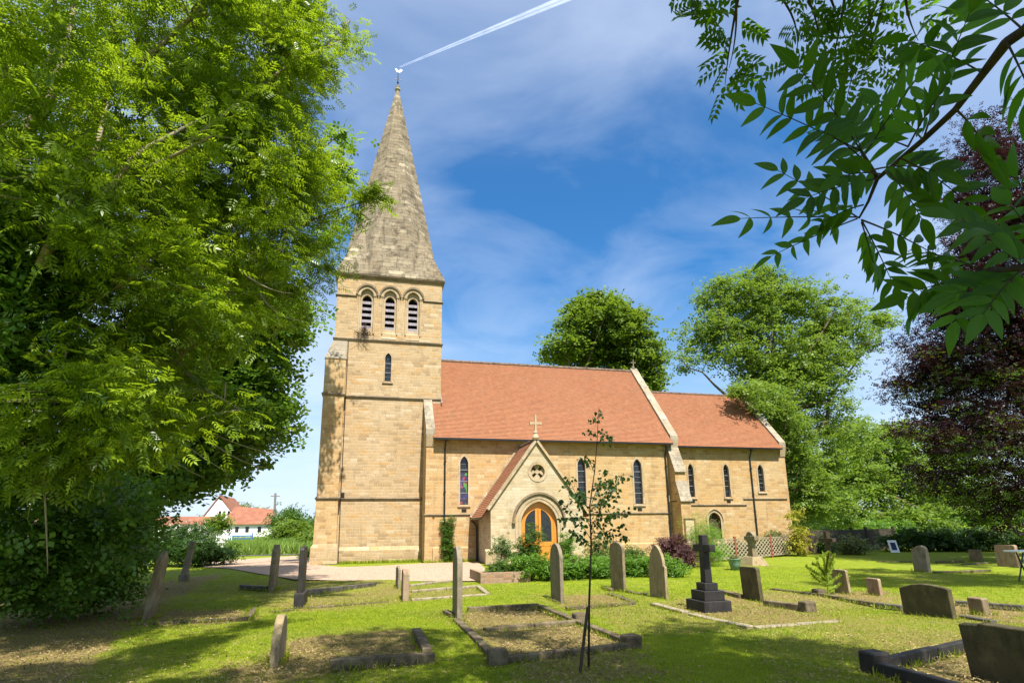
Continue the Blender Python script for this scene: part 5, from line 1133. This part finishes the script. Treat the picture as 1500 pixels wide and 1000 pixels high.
tri = (np.array([[0, .16, 0], [1, 0, 0], [0, -.16, 0]]), np.array([[0, 1, 2]]))
V_, F_, T_ = instance(tri[0], tri[1], P, d, rng.normal(size=(len(P), 3)), sz, np.clip(patch*.5+rng.normal(.25, .25, len(P)), 0, 1))
tag(np_mesh('lawn_grass', V_, F_, M['grass'], tint=T_), kind='stuff')
TP = []
for A_, B_, w_ in EDGE:
    L_ = (B_-A_).length; dr2 = (B_-A_).normalized(); nn_ = Vector((-dr2.y, dr2.x, 0)); kx = int(L_*150)+40
    for _ in range(kx):
        q_ = A_+dr2*random.uniform(-.05, L_+.05)+nn_*random.choice((-1, 1))*(w_/2+abs(random.gauss(0, .03)))
        if math.sin(q_.x*5+q_.y*7)+random.random() > -.2: TP.append((q_.x, q_.y, -.05))
TP = np.array(TP); d = rng.normal(size=(len(TP), 3))*.45; d[:, 2] = 1
V_, F_, T_ = instance(np.array([[0, .07, 0], [1, 0, 0], [0, -.07, 0]]), tri[1], TP, d, rng.normal(size=(len(TP), 3)), rng.uniform(.06, .15, len(TP)), rng.uniform(0, .9, len(TP)))
tag(np_mesh('edge_grass', V_, F_, M['grass'], tint=T_), kind='stuff')
n = 240000; v = rng.uniform(0, 1, n); D = 3.9*(22/3.9)**v; ang = rng.uniform(-43, 44, n)+14.2; x, y = D*np.sin(np.radians(ang)), D*np.cos(np.radians(ang))
dr_ = dryness(x, y); keep = rng.uniform(0, 1, n) < np.clip(dr_*1.1, .03, 1); x, y = x[keep], y[keep]
P = np.stack([x, y, np.full(len(x), -.005)+rng.uniform(0, .012, len(x))], -1); d = rng.normal(size=(len(P), 3)); d[:, 2] *= .25
V_, F_, T_ = instance(tri[0]*np.array([1, 1.3, 1]), tri[1], P, d, np.array([0, 0, 1])+rng.normal(size=(len(P), 3))*.35, rng.uniform(.014, .05, len(P)), rng.uniform(0, 1, len(P))**1.5)
tag(np_mesh('dry_litter', V_, F_, M['straw'], tint=T_), kind='stuff')
#PLANTS
# ================================================================ PLANTING ROUND THE CHURCH
def bb(x, y, z, rx, ry, rz): return (x, y, z, rx, ry, rz)
def pb(px0, px1, ptop, pbot, ty=.35):         # bush blob resting on the ground, front foot at ptbot
    g = G((px0+px1)/2, pbot); c = PY((px0+px1)/2, (ptop+pbot)/2, g.y+ty); k = (c-EYEP).dot(AZ)/FPX
    return (c.x, c.y, c.z, (px1-px0)/2*k, ty, (pbot-ptop)/2*k)
bush('ground_cover_shrub', 'low bright green leafy border below the porch door', [pb(x, x+34, 816, 851-(x-750)*.02, .5) for x in range(748, 880, 24)], 230, 26, .24, .13, BROAD, 'lf_shrub')
bush('ground_cover_shrub', 'bright green border between mossy and gothic headstones', [pb(x, x+30, 815, 846, .5) for x in range(880, 985, 22)], 180, 26, .24, .13, BROAD, 'lf_shrub')
bush('rose_bush', 'upright dark rose bush at the planter by the porch corner', [pb(722, 750, 785, 845, .3), pb(710, 760, 818, 848, .35)], 70, 24, .2, .11, BROAD, 'lf_rose', flowers=('lf_white', .22))
bush('rose_bush', 'tall leafy shrub covering the left leaf of the porch door', [pb(752, 790, 790, 840, .35), pb(768, 796, 768, 840, .25)], 80, 24, .22, .12, BROAD, 'lf_rose')
bush('rose_bush', 'leafy climbing shrub right of the porch door', [pb(815, 845, 780, 835, .3), pb(826, 838, 775, 835, .2)], 60, 22, .18, .11, BROAD, 'lf_shrub')
bush('rose_bush', 'dense shrub behind the young birch stem', [pb(850, 900, 788, 840, .35), pb(900, 950, 800, 842, .35)], 110, 24, .24, .12, BROAD, 'lf_rose', flowers=('lf_white', .22))
bush('smoke_bush', 'purple-leaved bush left of the lattice fence', [pb(955, 1014, 783, 830, .5), pb(990, 1018, 800, 832, .4)], 130, 24, .24, .13, BROAD, 'lf_purple')
bush('yew_seedling', 'dark conical climber at the foot of the nave wall by the drainpipe', [(4.22, YN-.25, .55, .42, .22, .65), (4.18, YN-.2, 1.35, .26, .16, .7), (4.35, YN-.2, 1.9, .10, .1, .5), (3.98, YN-.2, 1.9, .08, .1, .4)], 110, 22, .15, .10, BROAD, 'lf_ivy')
bush('bamboo_clump', 'feathery bright green clump before the priest door', [pb(1024, 1054, 770, 830, .5), pb(1014, 1036, 752, 830, .3)], 110, 22, .32, .26, ash_template(4, .30, .05), 'lf_feather')
bush('golden_shrub', 'golden yellow shrub at the chancel corner', [pb(1158, 1176, 764, 813, .35), pb(1162, 1180, 757, 814, .3), (23.0, 27.8, 2.1, .6, .35, .3)], 42, 18, .34, .20, BROAD, 'lf_yellow')
bush('olive_shrub', 'grey green bush above the lattice fence by the wheel-headed cross', [pb(1128, 1150, 780, 814, .4), pb(1115, 1155, 778, 813, .3)], 90, 22, .26, .15, BROAD, 'lf_olive')
bush('blue_green_shrub', 'blue green shrub at the red end post of the lattice fence', [pb(1190, 1214, 768, 808, .5), pb(1196, 1218, 785, 810, .5)], 90, 22, .36, .2, BROAD, 'lf_rose')
bush('box_bush', 'small rounded yellow green bush against the shaded fence panels', [pb(1232, 1262, 788, 812, .6)], 50, 22, .4, .22, BROAD, 'lf_olive')
bush('border_plants', 'thin green border plants behind the lattice fence', [(G(x, 822.7-(x-1042)*.088).x, G(x, 822.7-(x-1042)*.088).y+1.1, .4, .8, .4, .45) for x in range(1046, 1180, 14)], 230, 20, .24, .15, BROAD, 'lf_hedge')
# grass tuft strip at the tower foot
n = 1500; x = rng.uniform(-1.2, 5.6, n); y = np.where(x < 3, YT-.35, YN-.25)+rng.normal(0, .16, n); P = np.stack([x, y, np.full(n, 0.0)], -1); d = rng.normal(size=(n, 3))*.35; d[:, 2] = 1
V_, F_, T_ = instance(tri[0], tri[1], P, d, rng.normal(size=(n, 3)), rng.uniform(.06, .2, n), rng.uniform(0, 1, n))
tag(np_mesh('wall_foot_grass', V_, F_, M['grass'], tint=T_), kind='stuff')
# raised bed
g = G(704, 853); g2 = G(757, 850)
rb = MB(); rb.quad_box((g.x, g.y, -.05), (g2.x+.4, g.y+.12, .30)).quad_box((g.x, g.y+.121, -.05), (g.x+.12, g.y+2.0, .30)); 
rbt = thing('raised_bed', (g.x, g.y, 0), 'low brick-edged flower bed at the porch path', 'planter'); rb.build('edging', M['brick'], rbt, bevel=.01); box('soil', (g.x+.121, g.y+.121, 0), (g2.x+.4, g.y+2.0, .2), M['bark_dark'], rbt)
# notice board
A = PY(1003, 765, 27.5); B = PY(1016, 765, 27.5); ztp = A.z+.15
nbt = thing('notice_board', ((A.x+B.x)/2, 27.5, 0), 'pale notice board between two red brown posts by the nave buttress', 'notice board')
for x in (A.x, B.x+.06): box('post', (x-.04, 27.46, -.05), (x+.04, 27.54, ztp), M['post_red'], nbt, .008)
box('top_rail', (A.x-.04, 27.455, ztp+.002), (B.x+.1, 27.545, ztp+.06), M['timber_dark'], nbt); box('panel', (A.x+.041, 27.48, .7), (B.x+.019, 27.51, ztp), M['notice'], nbt)
# lattice fence: three panels with red brown posts
def lattice(label, pts, h, matp='lattice', sp_=.36):
    t = thing('lattice_fence', (pts[0].x, pts[0].y, 0), label, 'fence')
    for p in pts: MB().quad_box((p.x-.05, p.y-.05, -.1), (p.x+.05, p.y+.05, h+.12)).build('post', M['post_red'], t, bevel=.008)
    for a, b in zip(pts, pts[1:]):
        L = (b-a).length; dr = (b-a).normalized(); m_ = MB(); a0 = a+dr*.06; L -= .12
        nrm = Vector((-dr.y, dr.x, 0))
        def P_(u, v, o=0): return a0+dr*u+Vector((0, 0, v))+nrm*o
        z0, z1 = .1, h
        H = (z1-z0)*1.7; k = -H
        while k < L:
            for sg, off in ((1, -.006), (-1, .006)):
                u0, u1 = k, k+H; v0, v1 = (z0, z1) if sg > 0 else (z1, z0)
                if u0 < 0: v0 += (v1-v0)*(-u0/(u1-u0)); u0 = 0
                if u1 > L: v1 = v0+(v1-v0)*((L-u0)/(u1-u0)); u1 = L
                if u1-u0 > .03: m_.beam(P_(u0, v0, off), P_(u1, v1, off), .012, .05)
            k += sp_
        for v in (z0, z1): m_.beam(P_(0, v), P_(L, v), .035, .045)
        m_.build('lattice_panel', M[matp], t, fixn=False)
    return t
f1 = [G(1042, 823), G(1079, 820), G(1131, 815.5), G(1184, 810.5)]; [setattr(p, 'z', 0) for p in f1]
lattice('low sunlit lattice fence of bleached timber with red brown posts', f1, 1.0)
f2 = [G(1188, 810.5), G(1250, 806), G(1272, 805), G(1312, 803)]
t = thing('panel_fence', (f2[0].x, f2[0].y, 0), 'grey shaded fence panels running back to the hedge', 'fence')
for a, b in zip(f2, f2[1:]):
    MB().beam(a+Vector((0, 0, .62)), b+Vector((0, 0, .62)), .05, 1.24).build('fence_panel', M['panel_wood'], t); MB().beam(a+Vector((0, 0, 1.27)), b+Vector((0, 0, 1.27)), .08, .045).build('capping', M['panel_wood'], t)
for p in f2: MB().quad_box((p.x-.08, p.y-.08, -.1), (p.x+.07, p.y+.07, 1.42)).build('post', M['timber_dark'], t)
# small solar panel
g = G(1312, 809); t = thing('solar_panel', (g.x, g.y, 0), 'small white framed dark blue solar panel tilted on the grass', 'solar panel', rot=(R(-18), 0, R(-12)))
o = MB().quad_box((g.x-.26, g.y-.02, .0), (g.x+.26, g.y+.02, .72)).build('frame', M['white_paint'], t, bevel=.008); MB().quad_box((g.x-.15, g.y-.026, .14), (g.x+.15, g.y-.021, .58)).build('cell', M['solar'], t)
# plant pot
g = G(1077, 834); t = thing('plant_pot', (g.x, g.y, 0), 'green grey glazed pot of pale spiky leaves by the lattice fence', 'plant pot')
MB().lathe((g.x, g.y, 0), [(.15, 0), (.2, .2), (.24, .38), (.26, .4), (.22, .41), (.2, .36)], 14).build('pot', M['pot'], t, smooth=True)
n = 60; P = np.tile([[g.x, g.y, .36]], (n, 1))+rng.normal(size=(n, 3))*[.08, .08, .02]; d = rng.normal(size=(n, 3))*.6; d[:, 2] = 1
V_, F_, T_ = instance(tri[0]*[1, .7, 1], tri[1], P, d, rng.normal(size=(n, 3)), rng.uniform(.15, .3, n), rng.uniform(0, 1, n)); np_mesh('leaves', V_, F_, M['lf_olive'], t, T_, org=(g.x, g.y, 0))
# iron obelisk frame in the border
g = G(920, 838); ob_ = MB()
for dx, dy in ((-.25, -.25), (.25, -.25), (.25, .25), (-.25, .25)): ob_.tube([(g.x+dx, g.y+1.2+dy, 0), (g.x+dx*.9, g.y+1.2+dy*.9, 1.15)], .012, 5)
for zz_ in (.5, .8, 1.1):
    for (a0, b0), (a1, b1) in zip(((-.24, -.24), (.24, -.24), (.24, .24), (-.24, .24)), ((.24, -.24), (.24, .24), (-.24, .24), (-.24, -.24))): ob_.tube([(g.x+a0, g.y+1.2+b0, zz_), (g.x+a1, g.y+1.2+b1, zz_)], .009, 5)
ob_.tube([(g.x, g.y+1.2, 0), (g.x, g.y+1.2, 1.55)], .012, 5)
tag(ob_.build('plant_support', M['iron'], fixn=False), 'dark metal plant frame in the green border right of the porch', 'plant support')
# folded metal bench end at the right edge
A = PY(1486, 807, 13.2); bx = thing('garden_bench', (A.x, 13.2, 0), 'black metal bench end with pale top rail at the right edge', 'bench')
zt_ = A.z
m_ = MB()
for x in (A.x+.05, A.x+.9):
    m_.tube([(x, 13.2, zt_-.02), (x+.12, 13.2, zt_-.35), (x+.3, 13.2, 0)], .022, 6); m_.tube([(x+.35, 13.25, zt_-.02), (x+.2, 13.25, zt_-.35), (x-.02, 13.25, 0)], .022, 6)
m_.build('legs', M['iron'], bx); box('seat', (A.x-.02, 13.05, zt_-.02), (A.x+1.3, 13.5, zt_+.02), M['white_paint'], bx, .006)

# --- young birch with stake
g = G(862, 975); B0 = (g.x, g.y, 0.0); t = thing('birch_sapling', B0, 'slender young birch with dark green leaves in the middle foreground', 'tree')
tp = PY(877, 597, g.y); kk = lambda x, y: PY(x, y, g.y)
m_ = MB(); stem = [Vector((g.x, g.y, -.05)), kk(863, 880), kk(866, 800), kk(864, 740), kk(871, 690), kk(875, 640), tp]
m_.tube(stem, [.016, .014, .012, .010, .007, .005, .0025], 7)
bpts, bdir = [], []; rd = random.Random(17)
br = [((866, 790), (825, 735)), ((866, 800), (905, 745)), ((866, 775), (833, 700)), ((866, 770), (900, 715)), ((864, 745), (828, 715)), ((864, 750), (912, 700)), ((866, 740), (885, 690)), ((864, 760), (820, 760)), ((866, 720), (915, 695)), ((866, 790), (915, 770)), ((866, 800), (835, 775)), ((870, 690), (858, 665)), ((872, 680), (848, 672)),
      ((873, 650), (893, 640)), ((874, 640), (860, 632)), ((875, 630), (900, 648)), ((875, 620), (866, 612)), ((866, 765), (925, 748)), ((866, 780), (920, 790)), ((868, 712), (896, 705)), ((866, 730), (838, 725)), ((866, 810), (890, 790)), ((866, 745), (905, 728)), ((866, 755), (850, 720)), ((875, 612), (880, 600)), ((866, 785), (880, 740))]
for a, b in br:
    dy = rd.gauss(0, .32); A_ = kk(*a); Bp = PY(b[0], b[1], g.y+dy); mid = A_.lerp(Bp, .5)+Vector((0, 0, rd.uniform(-.02, .05))); cv = [A_*(1-s)**2+mid*2*s*(1-s)+Bp*s*s for s in np.linspace(0, 1, 7)]
    m_.tube(cv, [.006, .005, .0045, .004, .003, .0025, .0015], 4)
    nl = max(9, int((Bp-A_).length/.018))
    for i in range(nl):
        s = rd.uniform(.2, 1.05); p = A_*(1-s)**2+mid*2*s*(1-s)+Bp*s*s if s <= 1 else Bp; bpts.append(tuple(p+Vector((rd.gauss(0, .035), rd.gauss(0, .035), rd.gauss(0, .02))))); bdir.append((rd.gauss(0, .8), rd.gauss(0, .6), -.55+rd.gauss(0, .35)))
OV = (np.array([[0, 0, 0], [.3, .36, .03], [.62, .28, 0], [1, 0, -.08], [.62, -.28, 0], [.3, -.36, .03]]), np.array([[0, 1, 2, 3], [0, 3, 4, 5]]))
V_, F_, T_ = instance(*OV, np.array(bpts), np.array(bdir), rng.normal(size=(len(bpts), 3))*.8+[0, -.4, .4], rng.uniform(.045, .072, len(bpts)), rng.uniform(0, 1, len(bpts)))
m_.build('trunk', M['bark_dark'], t, fixn=False, smooth=True); np_mesh('crown', V_, F_, M['lf_birch'], t, T_, org=B0)
a, b = G(848, 982), None; top = PY(861, 888, a.y+.1)
st_ = MB().tube([(a.x, a.y, -.1), tuple(top)], [.022, .02], 8); tag(st_.build('tree_stake', M['timber_dark']), 'leaning dark wooden stake beside the young birch', 'stake')
# --- monkey puzzle sapling
g = G(1213, 868); B0 = (g.x, g.y, 0.0); t = thing('monkey_puzzle', B0, 'small spiky monkey puzzle sapling with upcurved branches', 'tree')
kk = lambda x, y, dy=0: PY(x, y, g.y+dy); m_ = MB(); m_.tube([(g.x, g.y, -.05), kk(1212, 840), kk(1208, 818)], [.03, .022, .015], 7)
SP, SD = [], []
for q in (((1213, 864), (1232, 858), (1243, 843)), ((1211, 856), (1228, 846), (1238, 834)), ((1212, 850), (1200, 842), (1184, 832)), ((1210, 858), (1196, 848), (1188, 838)), ((1210, 845), (1205, 830), (1190, 824)), ((1210, 840), (1216, 825), (1222, 812)), ((1210, 838), (1207, 825), (1206, 810)), ((1211, 842), (1222, 832), (1220, 818)), ((1209, 842), (1198, 828), (1196, 815)), ((1210, 836), (1212, 822), (1214, 808)), ((1210, 850), (1198, 840), (1180, 828))):
    dy = rng.uniform(-.4, .4); p = [kk(*q[0]), kk(*q[1], dy*.6), kk(*q[2], dy)]; cv = [p[0]*(1-s)**2+p[1]*2*s*(1-s)+p[2]*s*s for s in np.linspace(0, 1, 26)]; m_.tube(cv[::5], .012, 6)
    for i in range(25):
        ax = (cv[i+1]-cv[i]).normalized()
        for k in range(9): rr_ = Vector(rng.normal(size=3)); SP.append(tuple(cv[i])); SD.append(tuple(ax*.8+rr_.normalized()*.7))
V_, F_, T_ = instance(tri[0]*[1, 1.6, 1], tri[1], np.array(SP), np.array(SD), rng.normal(size=(len(SP), 3)), rng.uniform(.055, .095, len(SP)), rng.uniform(0, 1, len(SP)))
m_.build('trunk', M['lf_monkey'], t, fixn=False); np_mesh('spiny_leaves', V_, F_, M['lf_monkey'], t, T_, org=B0)

# ================================================================ HOUSES BEYOND THE LANE (about 110 m away)
D0 = 110
def P2(x, y, Y=D0): return PY(x, y, Y)
def hbox(x0, x1, ytop, Y, dep, name, mat, parent):
    a, b = P2(x0, ytop, Y), P2(x1, ytop, Y); return MB().quad_box((a.x, Y, 0), (b.x, Y+dep, a.z)).build(name, M[mat], parent)
a, b, pk = P2(298, 758), P2(346, 758), P2(322, 728)
h = thing('house', (pk.x, D0, 0), 'white gabled house with three dark upstairs windows', 'house')
MB().prism([(a.x, D0, 0), (b.x, D0, 0), (b.x, D0, a.z), (pk.x, D0, pk.z), (a.x, D0, a.z)], (0, 12, 0)).build('wall', M['render'], h)
rf = MB()
for s_, e_ in ((a, -1), (b, 1)):
    ea = Vector((s_.x+e_*.3, D0-.15, s_.z-.3)); rf.prism([ea, (pk.x, D0-.15, pk.z+.15), (pk.x, D0-.15, pk.z+.4), ea+Vector((0, 0, .25))], (0, 12.3, 0))
rf.build('roof', M['pantile'], h)
for x in (322, 328.5, 335):
    w = P2(x-2.2, 757), P2(x+2.2, 748); MB().quad_box((w[0].x, D0-.03, w[0].z), (w[1].x, D0+.05, w[1].z)).build('window', M['dark'], h)
for x in (308, 316):
    w = P2(x-2, 785), P2(x+2, 777); MB().quad_box((w[0].x, D0-.03, w[0].z), (w[1].x, D0+.05, w[1].z)).build('window', M['dark'], h)
a, b = P2(268, 769, 100), P2(308, 769, 100); rz = P2(290, 755, 100).z
h = thing('barn', ((a.x+b.x)/2, 100, 0), 'low white outbuilding with red tiled roof left of the gabled house', 'barn')
MB().quad_box((a.x-6, 100, 0), (b.x, 108, a.z)).build('wall', M['render'], h); MB().prism([(a.x-6.3, 99.6, a.z+.02), (a.x-6.3, 108.4, a.z+.02), (a.x-6.3, 104, rz)], (b.x-a.x+6.6, 0, 0)).build('roof', M['pantile'], h)
a, b = P2(328, 768, 96), P2(399, 768, 96); r0_, r1_ = P2(352, 748.5, 96), P2(390, 750, 96)
h = thing('cottage', ((a.x+b.x)/2, 96, 0), 'white single storey cottage with hipped red tiled roof', 'cottage')
MB().quad_box((a.x, 96, 0), (b.x, 104, a.z)).build('wall', M['render'], h)
k = MB(); k.v += [(a.x-.4, 95.6, a.z+.01), (b.x+.3, 95.6, a.z+.01), (b.x+.3, 104.4, a.z+.01), (a.x-.4, 104.4, a.z+.01), (r0_.x-1.5, 100, r0_.z+.9), (r1_.x+.6, 100, r0_.z+.4)]; k.f += [(0, 1, 5, 4), (1, 2, 5), (2, 3, 4, 5), (3, 0, 4), (0, 3, 2, 1)]; k.build('roof', M['pantile'], h)
for x in (347, 362, 380):
    w = P2(x-3, 779, 96), P2(x+3, 771, 96); MB().quad_box((w[0].x, 95.95, w[0].z), (w[1].x, 96.05, w[1].z)).build('window', M['glass'], h)
# blue gate and white fence
a, b = P2(317, 790, 62), P2(340, 780, 62); t = thing('white_fence', (a.x, 62, 0), 'short white lattice fence before the cottage', 'fence')
m_ = MB()
for z_ in (.25, .7, 1.15): m_.beam((a.x, 62, z_), (b.x, 62, z_), .04, .08)
for i in range(8): x = a.x+(b.x-a.x)*i/7; m_.beam((x, 62, 0), (x, 62, 1.3), .08, .05, (1, 0, 0))
m_.build('rails', M['white_paint'], t)
a, b = P2(336, 784, 66), P2(352, 780, 66); t = thing('blue_gate', (a.x, 66, 0), 'blue painted farm gate in front of the cottage', 'gate')
m_ = MB()
for z_ in (.3, .6, .9, 1.2): m_.beam((a.x, 66, z_), (b.x+1.2, 66, z_), .04, .14)
for x in (a.x, b.x+1.2): m_.beam((x, 66, 0), (x, 66, 1.5), .14, .1, (1, 0, 0))
m_.build('rails', M['blue'], t)
p0, p1 = P2(401.5, 778, 75), P2(403.5, 722, 75); tp_ = thing('utility_pole', (p0.x, 75, 0), 'grey wooden utility pole left of the tower', 'pole')
MB().tube([(p0.x, 75, 0), (p1.x, 75, p1.z)], [.17, .12], 8).build('pole', M['pole'], tp_); MB().beam((p1.x-.5, 75, p1.z-.35), (p1.x+.5, 75, p1.z-.35), .1, .1).build('crossarm', M['pole'], tp_)
bl = [pxblob(375, 752, 22, 9, 140, 3), pxblob(345, 748, 16, 10, 150, 3)]
tree('distant_willow', 'pale distant tree behind the cottage roof', (float(bl[0][0]), 142, 0), (float(bl[0][0]), 142, 4), .3, bl, 60, 16, 1.6, 1.0, BROAD, 'lf_olive', 'bark', nl=5, twigs=10, seed=41)
tl = thing('distant_hedgerow', (0, 200, 0), 'low tree line on the horizon behind the church', 'hedgerow')
C = np.stack([rng.uniform(-160, 330, 900), rng.uniform(190, 215, 900), rng.uniform(.5, 5, 900)], -1); foliage('foliage', C, unit(900), 10, 2.4, 2.2, BROAD, M['lf_dark'], tl, (0, 200, 0))

# contrail: two fine ice trails
ct = thing('contrail', (0, 0, 0), 'white double aircraft trail pointing down to the weathercock', 'contrail')
mt = bpy.data.materials.new('ice_crystal_trail'); mt.use_nodes = True; q = NT(mt); [q.n.remove(n_) for n_ in list(q.n)]
o_ = q.new('ShaderNodeOutputMaterial'); tr = q.new('ShaderNodeBsdfTransparent'); df = q.new('ShaderNodeBsdfDiffuse'); df.inputs[0].default_value = (.95, .95, .95, 1); lw = q.new('ShaderNodeLayerWeight'); lw.inputs[0].default_value = .5
mx = q.new('ShaderNodeMixShader'); tl2 = q.new('ShaderNodeBsdfTranslucent'); tl2.inputs[0].default_value = (.9, .9, .9, 1); ad = q.new('ShaderNodeAddShader'); q.link(df.outputs[0], ad.inputs[0]); q.link(tl2.outputs[0], ad.inputs[1])
nz_ = q.noise(q.scaled(q.pos(), (.004, .004, .004)), 1.5, 5, .6)
fac = q.math('MULTIPLY', q.math('SUBTRACT', 1.0, lw.outputs['Facing']), q.math('ADD', .04, q.math('MULTIPLY', nz_, .20)))
q.link(fac, mx.inputs[0]); q.link(tr.outputs[0], mx.inputs[1]); q.link(ad.outputs[0], mx.inputs[2]); q.link(mx.outputs[0], o_.inputs[0])
for (x0, y0, x1, y1, ra, rb_) in ((585, 98, 850, -14, 2, 12), (586, 99, 850, -7, 2, 10)):
    A_, B_ = PD(x0, y0, 6000), PD(x1, y1, 4200); nn = 14
    MB().tube([A_.lerp(B_, i/nn) for i in range(nn+1)], [ra+(rb_-ra)*i/nn for i in range(nn+1)], 16, cap=False).build('trail', mt, ct, fixn=False, smooth=True)

# ================================================================ LIGHT
EL, AZI = R(58), R(5)                         # sun height; east of the view's south
sdir = Vector((math.sin(AZI)*math.cos(EL), -math.cos(AZI)*math.cos(EL), math.sin(EL)))
sd_ = bpy.data.lights.new('sun', 'SUN'); sd_.energy = 4.9; sd_.angle = R(.53); sd_.color = (1, .94, .84)
so = bpy.data.objects.new('sun', sd_); COL.objects.link(so); so.rotation_euler = sdir.to_track_quat('Z', 'Y').to_euler(); so.location = (0, 0, 60)
w = bpy.data.worlds.new('World'); S.world = w; w.use_nodes = True; t = NT(w)
bg = t.n['Background']; sky = t.new('ShaderNodeTexSky', sky_type='NISHITA'); sky.sun_disc = False; sky.sun_elevation = EL; sky.sun_rotation = math.pi-AZI
sky.altitude = 50; sky.air_density = 1.0; sky.dust_density = .6; sky.ozone_density = 2.6
tc = t.new('ShaderNodeTexCoord'); s3 = t.new('ShaderNodeSeparateXYZ'); t.link(tc.outputs['Generated'], s3.inputs[0])
zz_ = t.math('ADD', t.math('MAXIMUM', s3.outputs[2], 0.0), .22)
cb2 = t.new('ShaderNodeCombineXYZ'); t.link(t.math('DIVIDE', s3.outputs[0], zz_), cb2.inputs[0]); t.link(t.math('DIVIDE', s3.outputs[1], zz_), cb2.inputs[1])
mp = t.new('ShaderNodeMapping'); mp.inputs['Rotation'].default_value = (0, 0, R(25)); mp.inputs['Scale'].default_value = (1, 1.35, 1); mp.inputs['Location'].default_value = (3.1, 1.7, 0); t.link(cb2.outputs[0], mp.inputs[0])
wisp = t.noise(mp.outputs[0], 1.9, 9, .56, .5); soft = t.noise(mp.outputs[0], .8, 3, .5, .2)
dirc = ray(830, 330).normalized(); dp = t.new('ShaderNodeVectorMath', operation='DOT_PRODUCT'); t.link(tc.outputs['Generated'], dp.inputs[0]); dp.inputs[1].default_value = tuple(dirc)
clear = t.ramp(dp.outputs['Value'], [(.84, (0, 0, 0)), (.985, (1, 1, 1))])
cv_ = t.math('SUBTRACT', t.math('ADD', t.math('MULTIPLY', wisp, .62), t.math('MULTIPLY', soft, .62)), t.math('MULTIPLY', clear, .21))
cov = t.ramp(cv_, [(.36, (.05, .05, .05)), (.56, (.33, .33, .33)), (.85, (.65, .65, .65))])
hz = t.ramp(s3.outputs[2], [(0, (.9, .9, .9)), (.14, (.6, .6, .6)), (.4, (0, 0, 0))])
cov = t.math('MINIMUM', t.math('ADD', cov, t.ramp(s3.outputs[2], [(.55, (0, 0, 0)), (.85, (.16, .16, .16))])), .9)
hsv = t.new('ShaderNodeHueSaturation'); hsv.inputs['Saturation'].default_value = 1.45; t.link(sky.outputs[0], hsv.inputs['Color'])
base_ = t.mix(hz, hsv.outputs[0], (3.3, 4.3, 5.5)); cc_ = t.mix(cov, base_, (5.2, 5.8, 6.8)); t.link(cc_, bg.inputs['Color']); bg.inputs['Strength'].default_value = .088
S.view_settings.view_transform = 'Standard'; S.view_settings.look = 'None'; S.view_settings.exposure = 1.12; S.view_settings.gamma = 1
S.cycles.max_bounces = 6; S.cycles.transparent_max_bounces = 12; S.cycles.diffuse_bounces = 3; S.cycles.transmission_bounces = 4
